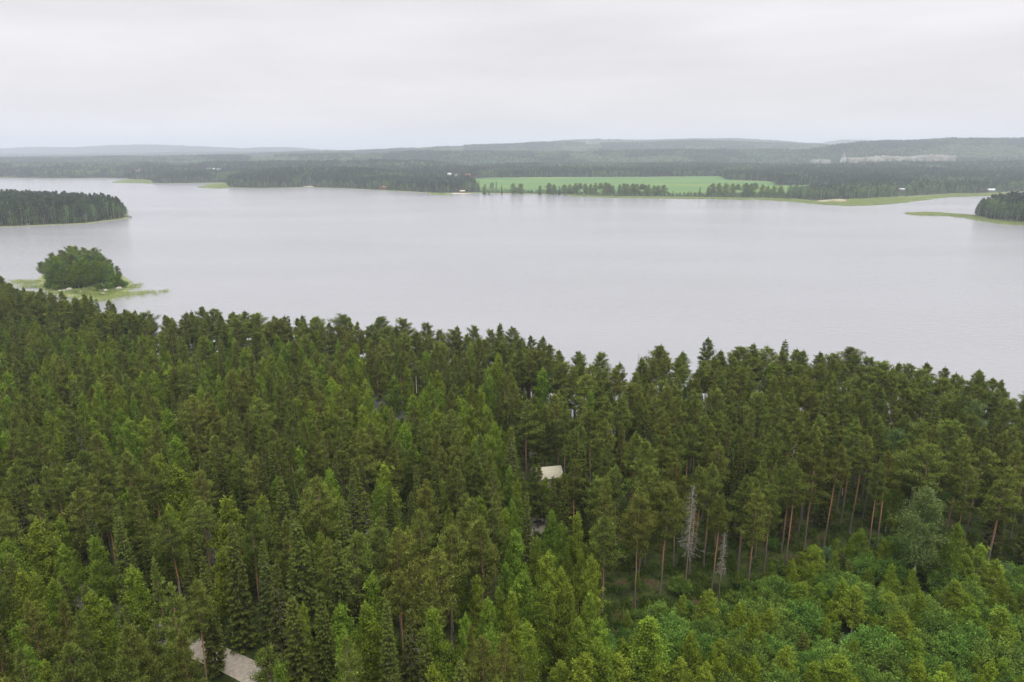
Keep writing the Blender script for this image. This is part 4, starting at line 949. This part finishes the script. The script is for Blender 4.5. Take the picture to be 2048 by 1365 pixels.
# ------------------------------------------------------------------ make objects: the largest of each kind one by one, the rest as one mass
NAMEOF = {k: v[0]['name'] for k, v in KIND.items()}
LOOK = {'pine': 'olive pine with bare orange trunk', 'young_pine': 'dense young pine', 'old_pine': 'layered wide pine', 'spruce': 'dark pointed spruce',
        'bare_spruce': 'grey branched spruce', 'small_spruce': 'small young spruce', 'birch': 'narrow light green birch', 'broad_birch': 'broad drooping birch', 'gold_birch': 'yellow green young birch',
        'aspen': 'broad bluish aspen', 'willow': 'rounded bright green bush', 'silver': 'silvery green bush', 'dead': 'bare grey dead tree'}
LANDMARKS = [(765, 795, 'the white gabled house'), (803, 824, 'the small dark roofed outbuilding'), (832, 765, 'the white flagpole'), (1100, 938, 'the cream shed'), (1075, 905, 'the mossy glade'),
             (1388, 1040, 'the grey dead tree'), (1452, 1090, 'the smaller dead tree'), (1277, 715, 'the thin dead spire'), (597, 1120, 'the tall drooping spruce'), (818, 1290, 'the pale branched spruce'), (728, 1030, 'the bare branched mid spruce'),
             (1158, 900, 'the tallest dark spruces'), (940, 860, 'the big rounded birch'), (1183, 820, 'the dark columnar birch'), (768, 960, 'the brightest pointed birch'), (350, 980, 'the broad white stemmed birch'),
             (455, 1030, 'the birch before dark spruces'), (70, 1090, 'the forked white birch'), (1858, 1050, 'the broad bright aspen'), (1792, 900, 'the bluish green aspen'), (1955, 850, 'the soft green shore aspen'),
             (1095, 1150, 'the bottom birch clump'), (1292, 980, 'the thick trunked broad pine'), (1213, 1100, 'the pine ending the forest edge'), (1625, 950, 'the tight orange trunk group'), (1900, 880, 'the flat crowned pine'),
             (708, 1120, 'the first full crowned pine'), (898, 1110, 'the open lower crowned pine'), (758, 670, 'the tall thin shoreline pine'), (865, 680, 'the layered shoreline pines'), (1010, 690, 'the shoreline row of four'),
             (1225, 740, 'the gap onto the lake'), (490, 1340, 'the gravel road'), (240, 1205, 'the upper bend of the gravel road'), (2002, 1184, 'the lone boulder'), (160, 570, 'the small island'), (45, 670, 'the slim bright left birch'),
             (250, 640, 'the shore below the island'), (500, 650, 'the left lake shore'), (1500, 720, 'the right lake shore'), (1850, 750, 'the far right lake shore'), (412, 1060, 'the pine skeleton'), (255, 1240, 'the spreading grey spruce'),
             (1500, 1250, 'the clearing edge'), (1700, 1300, 'the middle of the clearing'), (1900, 1300, 'the right of the clearing'), (1350, 1300, 'the left of the clearing')]
ROWMARK = [(1003, 385, 'the lone left spruce'), (1033, 380, 'the first round pair'), (1098, 380, 'the left group'), (1200, 380, 'the middle group'), (1331, 380, 'the gap in the row'), (1450, 380, 'the right group'), (1550, 385, 'the wooded field corner')]
ORD = ['', 'second ', 'third ', 'fourth ', 'fifth ', 'sixth ', 'seventh ', 'eighth ', 'ninth ', 'tenth ', 'eleventh ', 'twelfth ', 'thirteenth ', 'fourteenth ', 'fifteenth ', 'sixteenth ', 'seventeenth ', 'eighteenth ', 'nineteenth ', 'twentieth ']
SECT = ['right of', 'below and right of', 'below', 'below and left of', 'left of', 'above and left of', 'above', 'above and right of']
def label_all(items, looks, marks):
    # items: (key, look, px, py); labels say which landmark is nearest, on which side, and the rank by closeness on that side
    slots = {}
    for key, look, a, b in items:
        dd = [math.hypot(a - m[0], b - m[1]) for m in marks]; k = int(np.argmin(dd)); an = math.atan2(b - marks[k][1], a - marks[k][0])
        slots.setdefault((k, int(round(an / (math.pi / 4))) % 8, look), []).append((dd[k], key))
    out = {}
    for (k, sct, look), L in slots.items():
        for i, (_, key) in enumerate(sorted(L)):
            out[key] = '%s, %sclosest %s %s' % (look, ORD[min(i, 19)], SECT[sct], marks[k][2])
    return out
CATOF = {'pine_tree': 'pine tree', 'spruce_tree': 'spruce tree', 'birch_tree': 'birch tree', 'aspen_tree': 'aspen tree', 'willow_bush': 'bush', 'dead_tree': 'dead tree'}
LIMIT = {'pine_tree': 300, 'spruce_tree': 300, 'birch_tree': 300, 'aspen_tree': 300, 'willow_bush': 300, 'dead_tree': 50}
rows_by = {}
for t in TREES:
    kind, vi, x, y, z, rz, s, sz, lab = t[:9]; Hh = KIND[kind][vi]['H'] * sz
    a, pt = proj(x, y, z + Hh); a = float(a); pt = float(pt)
    infr = -15 < a < 2063 and pt < 1362 and Hh > 2.6
    size = Hh * s / KIND[kind][vi]['H'] * 0 + (Hh / math.hypot(x, y)) ** 1.0 + (10 if lab else 0) + (5 if len(t) > 9 else 0) + (4 if 300 < y < 420 else 0)
    rows_by.setdefault(NAMEOF[kind], []).append((size if infr else -1, t, a, pt))
labels_seen = set(); rest = {}; PLACED = []
def unique(lab):
    if lab not in labels_seen: labels_seen.add(lab); return lab
    return None
for nm, L in rows_by.items():
    L.sort(key=lambda q: -q[0]); n_ind = 0
    for size, t, a, pt in L:
        kind, vi, x, y, z, rz, s, sz, lab = t[:9]
        if size > 0 and n_ind < LIMIT[nm]:
            n_ind += 1
            e = place(kind, vi, (x, y, z), rz, s, sz, cat=CATOF[nm])
            if len(t) > 9: e['group'] = 'trees in the row before the green field'
            elif 300 < y < 450: e['group'] = 'trees on the small island'
            else: e['group'] = {'bush': 'bushe', 'dead tree': 'dead tree'}.get(CATOF[nm], CATOF[nm]) + 's of the near forest'
            if lab: e['label'] = lab
            else: PLACED.append((e, kind, a, pt + 12, len(t) > 9, 300 < y < 450))
        elif size > 0 or (-300 < a < 2350 and pt < 1500):
            rest.setdefault(nm, []).append(t)
for nm, L in rest.items():
    kinds = sorted({(t[0], t[1]) for t in L}); me = [KIND[k][v]['joined'] for k, v in kinds]; ix = {kv: i for i, kv in enumerate(kinds)}
    w = {'pine_tree': 'pine_forest', 'birch_tree': 'birch_wood', 'spruce_tree': 'spruce_forest', 'willow_bush': 'undergrowth', 'aspen_tree': 'aspen_wood', 'dead_tree': 'deadwood'}[nm]
    scatter(w, [(t[2], t[3], t[4]) for t in L], [t[5] for t in L], [t[6] for t in L], [ix[(t[0], t[1])] for t in L], me, scz=[t[7] for t in L],
            label='remaining %ss standing between the larger ones of the near forest' % CATOF[nm], cat='forest', kind='stuff')
for sel, marks, suffix in ((lambda q: q[4], ROWMARK, ' in the field row'), (lambda q: q[5] and not q[4], [(105, 545, 'the left tip of the small island'), (165, 520, 'the island summit'), (225, 545, 'the right end of the small island'), (165, 575, 'the front of the small island')], ''), (lambda q: not q[4] and not q[5], LANDMARKS, '')):
    L = [q for q in PLACED if sel(q)]
    for i, lab in label_all([(i, LOOK[q[1]].replace(' with bare orange trunk', '') if suffix or 'island' in marks[0][2] else LOOK[q[1]], q[2], q[3]) for i, q in enumerate(L)], LOOK, marks).items():
        w = lab + suffix
        if len(w.split()) > 16: w = w.replace('narrow light green birch', 'narrow birch').replace('rounded bright green bush', 'round green bush')
        if len(w.split()) > 16: w = w.replace('olive pine with bare orange trunk', 'olive bare trunked pine')
        if len(w.split()) > 16: w = w.replace(' and left of', ' left of').replace(' and right of', ' right of')
        L[i][0]['label'] = w
print('near trees', {k: len(v) for k, v in rows_by.items()}, 'rest', {k: len(v) for k, v in rest.items()})

# ------------------------------------------------------------------ bilberry and grass undergrowth
def tuft_mesh(seed, n=90, hgt=.45, rad=.8, mm='moss', w=.10):
    r = np.random.default_rng(seed); mb = MB(); c = r.normal(size=(n, 3)) * np.array([rad, rad, 0]) * .5; c[:, 2] = r.uniform(0, hgt * .5, n)
    leaves(mb, c, np.array([0, 0, 1.]) + r.normal(0, .6, (n, 3)), r.uniform(.5, 1, n) * hgt, w, r.normal(.4, .25, n), r=r)
    return mb.mesh('tuft', M[mm])
N = 9000; X = rng.uniform(-160, 160, N); Y = rng.uniform(45, 175, N); sd = sdf(P2(X, Y), near_poly); px, py = proj(X, Y, height(X, Y))
rd = np.min(np.linalg.norm(P2(X, Y)[:, None] - road_c[None, ::3], axis=2), 1)
m = (sd > 2) & (px > -80) & (px < 2130) & (py < 1430) & (rd > 3.4) & ((px > 1000) | (rng.random(N) < .35))
scatter('undergrowth_plants', np.c_[X[m], Y[m], height(X[m], Y[m])], rng.uniform(0, 6.28, m.sum()), rng.uniform(.8, 1.7, m.sum()), rng.integers(0, 3, m.sum()), [tuft_mesh(s) for s in (1, 2, 3)],
        label='low bilberry and moss covering the forest floor', cat='undergrowth', kind='stuff')

# ------------------------------------------------------------------ reeds
def reed_patch(seed, n, size, hgt, w):
    r = np.random.default_rng(seed); mb = MB(); c = np.c_[r.uniform(-size, size, (n, 2)) / 2, np.full(n, -.1)]
    leaves(mb, c, np.array([0, 0, 1.]) + r.normal(0, .10, (n, 3)), r.uniform(.7, 1.1, n) * hgt, w, r.normal(.5, .25, n), r=r)
    return mb.mesh('reed_patch', M['reed'])
rp_near = [reed_patch(s, 26, 2.4, 1.4, .07) for s in (1, 2, 3)]; rp_far = [reed_patch(s, 170, 7, 1.7, .32) for s in (4, 5, 6)]
def reeds(name, polys, step, meshes, lab, thin=1.0, fade=3.0):
    P = []
    for pp in polys:
        poly = poly_px(pp); lo, hi = poly.min(0), poly.max(0)
        gx_, gy_ = np.meshgrid(np.arange(lo[0], hi[0], step), np.arange(lo[1], hi[1], step)); q = np.stack([gx_.ravel(), gy_.ravel()], 1) + rng.uniform(-.5, .5, (gx_.size, 2)) * step
        d = sdf(q, poly) + (vnoise(q[:, 0], q[:, 1], step * 3, 6) - .5) * fade * 2
        P.append(q[(d > 0) & (rng.random(len(q)) < np.clip(d / fade, .2, thin))])
    P = np.concatenate(P); z = np.maximum(height(P[:, 0], P[:, 1]), 0)
    scatter(name, np.c_[P, z], rng.uniform(0, 6.28, len(P)), rng.uniform(.75, 1.2, len(P)), rng.integers(0, len(meshes), len(P)), meshes, label=lab, cat='reeds', kind='stuff')
reeds('island_reeds', [[(15, 563), (50, 561), (88, 561), (100, 574), (85, 580), (40, 578), (22, 570)], [(135, 586), (232, 576), (250, 577), (262, 584), (300, 582), (342, 582), (318, 590), (290, 594), (255, 598), (225, 604), (190, 606), (150, 601)],
                       [(244, 566), (262, 567), (285, 572), (300, 574), (280, 577), (250, 578)], [(95, 575), (150, 580), (150, 595), (100, 588)]], 1.25, rp_near, 'light green reeds in the shallows around the small island', .75, 4.5)
reeds('shore_reeds', [[(1500, 397), (1600, 401), (1640, 406), (1700, 401), (1760, 397), (1830, 396), (1900, 389), (2000, 388), (2018, 389), (1990, 392), (1900, 394.5), (1835, 402), (1790, 408), (1740, 411.5), (1690, 412.5), (1640, 409.5), (1590, 404.5), (1520, 400)],
                      [(1813, 428), (1850, 426), (1900, 429), (1950, 432), (1975, 440), (2048, 448), (2048, 452), (1990, 448), (1945, 438), (1900, 433), (1830, 431)],
                      [(395, 375), (430, 369), (455, 367), (456, 377), (430, 377.5)], [(225, 366), (262, 359), (300, 362), (304, 368), (280, 366.5)], [(860, 387), (905, 389), (890, 391), (862, 389.5)],
                      [(1140, 391), (1230, 395), (1400, 396.5), (1500, 397.5), (1500, 400), (1400, 398.5), (1230, 396.5), (1140, 392.5)]], 4.2, rp_far, 'pale green reed beds along the far shores', 1.0, 2.0)
M['dryreed'] = noise_mat('dry_reed', (.24, .20, .12), (.33, .28, .18), .4)
def patch_flat(name, pp, m, z=.7):
    poly = poly_px(pp); c = poly.mean(0); mb = MB(); rr = np.linspace(0, 1, 6); k = len(poly)
    X = c[0] + np.outer(rr, poly[:, 0] - c[0]); Y = c[1] + np.outer(rr, poly[:, 1] - c[1]); X = np.c_[X, X[:, :1]]; Y = np.c_[Y, Y[:, :1]]
    Zz = z * (1 - rr[:, None] ** 2) + X * 0 + np.maximum(height(X.ravel(), Y.ravel()).reshape(X.shape), -.1) + .1
    link(name, grid_mesh(name, X, Y, Zz, m), kind='structure')
patch_flat('shore_flats', [(1632, 403), (1680, 399.5), (1702, 401), (1700, 406), (1670, 407)], M['dryreed'], 1.9)
patch_flat('spit', [(1826, 428.8), (1850, 427), (1880, 428.5), (1930, 433), (1900, 432), (1850, 430.5)], M['dryreed'], .9)

# ------------------------------------------------------------------ distant woods
FT = [far_tree(300 + i, k, 230) for i, k in enumerate(['pine'] * 4 + ['spruce'] * 3 + ['birch'] * 4)]
fmat = {'p': (M['pine_bark'], 'pine'), 's': (M['spruce_bark'], 'spruce'), 'b': (M['birch_bark'], 'birch')}
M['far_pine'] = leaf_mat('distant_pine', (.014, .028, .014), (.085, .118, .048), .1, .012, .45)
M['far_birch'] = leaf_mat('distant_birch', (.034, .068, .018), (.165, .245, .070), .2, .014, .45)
ftm = []
for i, (T, C) in enumerate(FT):
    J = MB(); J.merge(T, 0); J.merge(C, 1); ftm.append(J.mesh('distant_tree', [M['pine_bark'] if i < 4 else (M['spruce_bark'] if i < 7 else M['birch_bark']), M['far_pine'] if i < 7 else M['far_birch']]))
def tree_patch(seed, mix, size=36, cnt=26, n=70):
    r = np.random.default_rng(seed); J = MB(); src = {k: [far_tree(seed * 10 + j, k, n) for j in range(2)] for k in set(mix)}
    for k in range(cnt):
        kd = mix[int(r.integers(len(mix)))]; T, C = src[kd][int(r.integers(2))]; loc = (r.uniform(-size, size) / 2, r.uniform(-size, size) / 2, -1.5); s = r.uniform(.8, 1.12); a = r.uniform(0, 6.28)
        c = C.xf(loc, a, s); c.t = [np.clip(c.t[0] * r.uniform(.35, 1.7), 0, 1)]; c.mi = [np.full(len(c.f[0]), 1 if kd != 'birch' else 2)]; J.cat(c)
        if r.random() < .6: J.cat(T.xf(loc, a, s))
    return J.mesh('wood_patch', [M['pine_bark'], M['far_pine'], M['far_birch']])
M['far_young'] = leaf_mat('distant_regrowth', (.09, .15, .05), (.22, .30, .09), .2, .012, .3)
PM = [tree_patch(1, ['pine']), tree_patch(2, ['pine', 'pine', 'spruce']), tree_patch(3, ['pine', 'spruce', 'birch']), tree_patch(4, ['spruce', 'pine']), tree_patch(5, ['birch', 'birch', 'pine'], 36, 30), tree_patch(6, ['birch'], 36, 30)]
q = PM[5].copy(); q.materials[2] = M['far_young']; PM.append(q)
reed_land = None
def free_land(X, Y):
    P = P2(X, Y); d = sdf(P, far_poly); ok = (d > 3) & (sdf(P, fieldA) < -3) & (sdf(P, fieldB) < -6)
    px, py = proj(X, Y, np.maximum(height(X, Y), 0))
    ok &= ~((Y > 2545) & (Y < 2680) & (px > 1680) & (px < 1920)); ok &= ~((Y > 2530) & (Y < 2590) & (px > 1615) & (px < 1700))
    for cx, cy_, rr in CLEAR: ok &= (X - cx) ** 2 + (Y - cy_) ** 2 > rr * rr
    return ok, px, py, d
def unblock(X, Y, Zb, H_, wd):
    a, t = proj(X, Y, Zb + H_); b = proj(X, Y, Zb)[1]; rr = FPX * wd / Y; ok = np.ones(len(X), bool)
    for k in KEEP:
        if k[4] > 700: ok &= ~((Y < k[4]) & (a + rr > k[0]) & (a - rr < k[2]) & (t < k[3]) & (b > k[1]))
    return ok
# single trees: both wooded islands and the first strip of the far shore
def field_pts(x0, x1, y0, y1, st):
    gx_, gy_ = np.meshgrid(np.arange(x0, x1, st), np.arange(y0, y1, st)); return (gx_.ravel() + rng.uniform(-.45, .45, gx_.size) * st, gy_.ravel() + rng.uniform(-.45, .45, gx_.size) * st)
def pick_far(X, Y, edge):
    nb = vnoise(X, Y, 60, 1) + .25 * vnoise(X, Y, 17, 2); u = rng.random(len(X)); pb = np.clip((nb - .56) * 2.4, .08, .9); pb = np.where(edge < 12, np.maximum(pb, .6), pb)
    return np.where(u < pb, rng.integers(7, 11, len(X)), np.where(u < pb + .15, rng.integers(4, 7, len(X)), rng.integers(0, 4, len(X))))
for nm, poly, lab, x0, x1, y0, y1 in (('island_forest', isle_left, 'dark pine wood covering the wooded island at the left edge', -900, -300, 560, 860), ('islet_forest', isle_right, 'dark wood on the headland at the right edge', 400, 800, 560, 860)):
    X, Y = field_pts(x0, x1, y0, y1, 4.6); d = sdf(P2(X, Y), poly); m = d > 3.5; X, Y, d = X[m], Y[m], d[m]; idx = pick_far(X, Y, d); s = rng.uniform(.95, 1.2, len(X)) * np.clip(.62 + d / 22, 0, 1.05) * (1.0 if poly is isle_right else .93)
    scatter(nm, np.c_[X, Y, height(X, Y) - .2], rng.uniform(0, 6.28, len(X)), s, idx, ftm, label=lab, cat='forest', kind='stuff')
    if poly is isle_left:
        X, Y = field_pts(x0, x1, y0, y1, 3.6); d = sdf(P2(X, Y), poly); m = (d > 1.8) & (d < 6) & (Y < 700); X, Y = X[m], Y[m]
        scatter('shore_undergrowth', np.c_[X, Y, height(X, Y) - .2], rng.uniform(0, 6.28, len(X)), rng.uniform(.35, .6, len(X)), rng.integers(7, 11, len(X)), ftm, label='low alder thicket along the shore of the wooded island', cat='thicket', kind='stuff')
X, Y = field_pts(-1500, 1350, 1000, 1780, 5.6); ok, px, py, d = free_land(X, Y)
ok &= (px > -120) & (px < 2180); X, Y, d, px, py = X[ok], Y[ok], d[ok], px[ok], py[ok]
Z0 = height(X, Y)
row_strip = (px > 950) & (px < 1575) & (Y < 1180)          # only bushes under the tree row
s = rng.uniform(.75, 1.05, len(X)); s = np.where(row_strip, rng.uniform(.30, .48, len(X)), s); s = np.where((d < 8) & ~row_strip, s * .65, s)
idx = pick_far(X, Y, d); idx = np.where(row_strip, rng.integers(7, 11, len(X)), idx)
zone = (px > 1430) & (d < 130); u = rng.random(len(X)); idx = np.where(zone & (u < .6), rng.integers(7, 11, len(X)), idx)
ok = unblock(X, Y, Z0, 16 * s, 2.0)
X, Y, s, idx, Z0 = X[ok], Y[ok], s[ok], idx[ok], Z0[ok]
A = [np.c_[X, Y, Z0 - .2]]; S = [s]; I = [idx]
# wood patches up the hills
for y0, y1, st in ((1760, 2700, 27), (2700, 4700, 30), (4700, 7200, 36), (7200, 9200, 52)):
    w = y1 * .86; X, Y = field_pts(-w, w, y0, y1, st); px, py = proj(X, Y, np.zeros(len(X))); m = (px > -90) & (px < 2140); X, Y = X[m], Y[m]
    ok, px, py, d = free_land(X, Y); ok &= d > 12; X, Y, px = X[ok], Y[ok], px[ok]; Z0 = height(X, Y)
    n1 = vnoise(X, Y * .6, 150, 8); n2 = vnoise(X, Y * .6, 110, 4); n3 = vnoise(X, Y * .5, 170, 12); u = rng.random(len(X))
    young = (n3 > .74) & (Y > 2050)
    idx = 11 + np.where(n1 > .66, np.where(u < .8, 5, 4), np.where(n1 > .53, np.where(u < .6, 4, 2), np.where(n2 < .45, np.where(u < .8, 0, 3), np.where(u < .5, 1, 2))))
    for a0, a1, b0, b1 in ((1860, 2060, 2760, 3080), (1700, 1850, 2720, 2850), (1120, 1290, 5500, 6150), (1110, 1190, 3900, 4350), (1340, 1450, 3900, 4300), (1560, 1700, 2350, 2480), (1180, 1320, 2700, 2950), (500, 620, 3000, 3200), (1960, 2060, 1950, 2150), (1480, 1560, 2650, 2850)):
        young |= (px > a0 + 25 * np.sin(Y / 60)) & (px < a1 + 25 * np.sin(Y / 45)) & (Y > b0) & (Y < b1)
    idx = np.where(young, 17, idx)
    s = rng.uniform(.88, 1.12, len(X)) * (st / 27 if st > 36 else 1); s = np.where(young, s * .42, s)
    ok = unblock(X, Y, Z0, 15 * s, 14)
    A.append(np.c_[X, Y, Z0][ok]); S.append(s[ok]); I.append(idx[ok])
A = np.concatenate(A); S = np.concatenate(S); I = np.concatenate(I); print('far instances', len(A))
scatter('distant_forest', A, rng.uniform(0, 6.28, len(A)), S, I, ftm + PM, label='mixed forest covering the far shore and the hills', cat='forest', kind='stuff')

# ------------------------------------------------------------------ air
mb = MB(); box(mb, (-15600, -700, -5), (15600, 15600, 300)); m, n, l = mat('haze_air')
pv = n.new('ShaderNodeVolumePrincipled'); pv.inputs['Color'].default_value = (.80, .86, .975, 1); pv.inputs['Density'].default_value = 1.6e-4; pv.inputs['Anisotropy'].default_value = .35
o = n.new('ShaderNodeOutputMaterial'); l.new(pv.outputs[0], o.inputs['Volume']); m.cycles.homogeneous_volume = True
link('haze', mb.mesh('haze', m), kind='stuff', label='pale blue grey haze over the lake and hills', cat='haze')
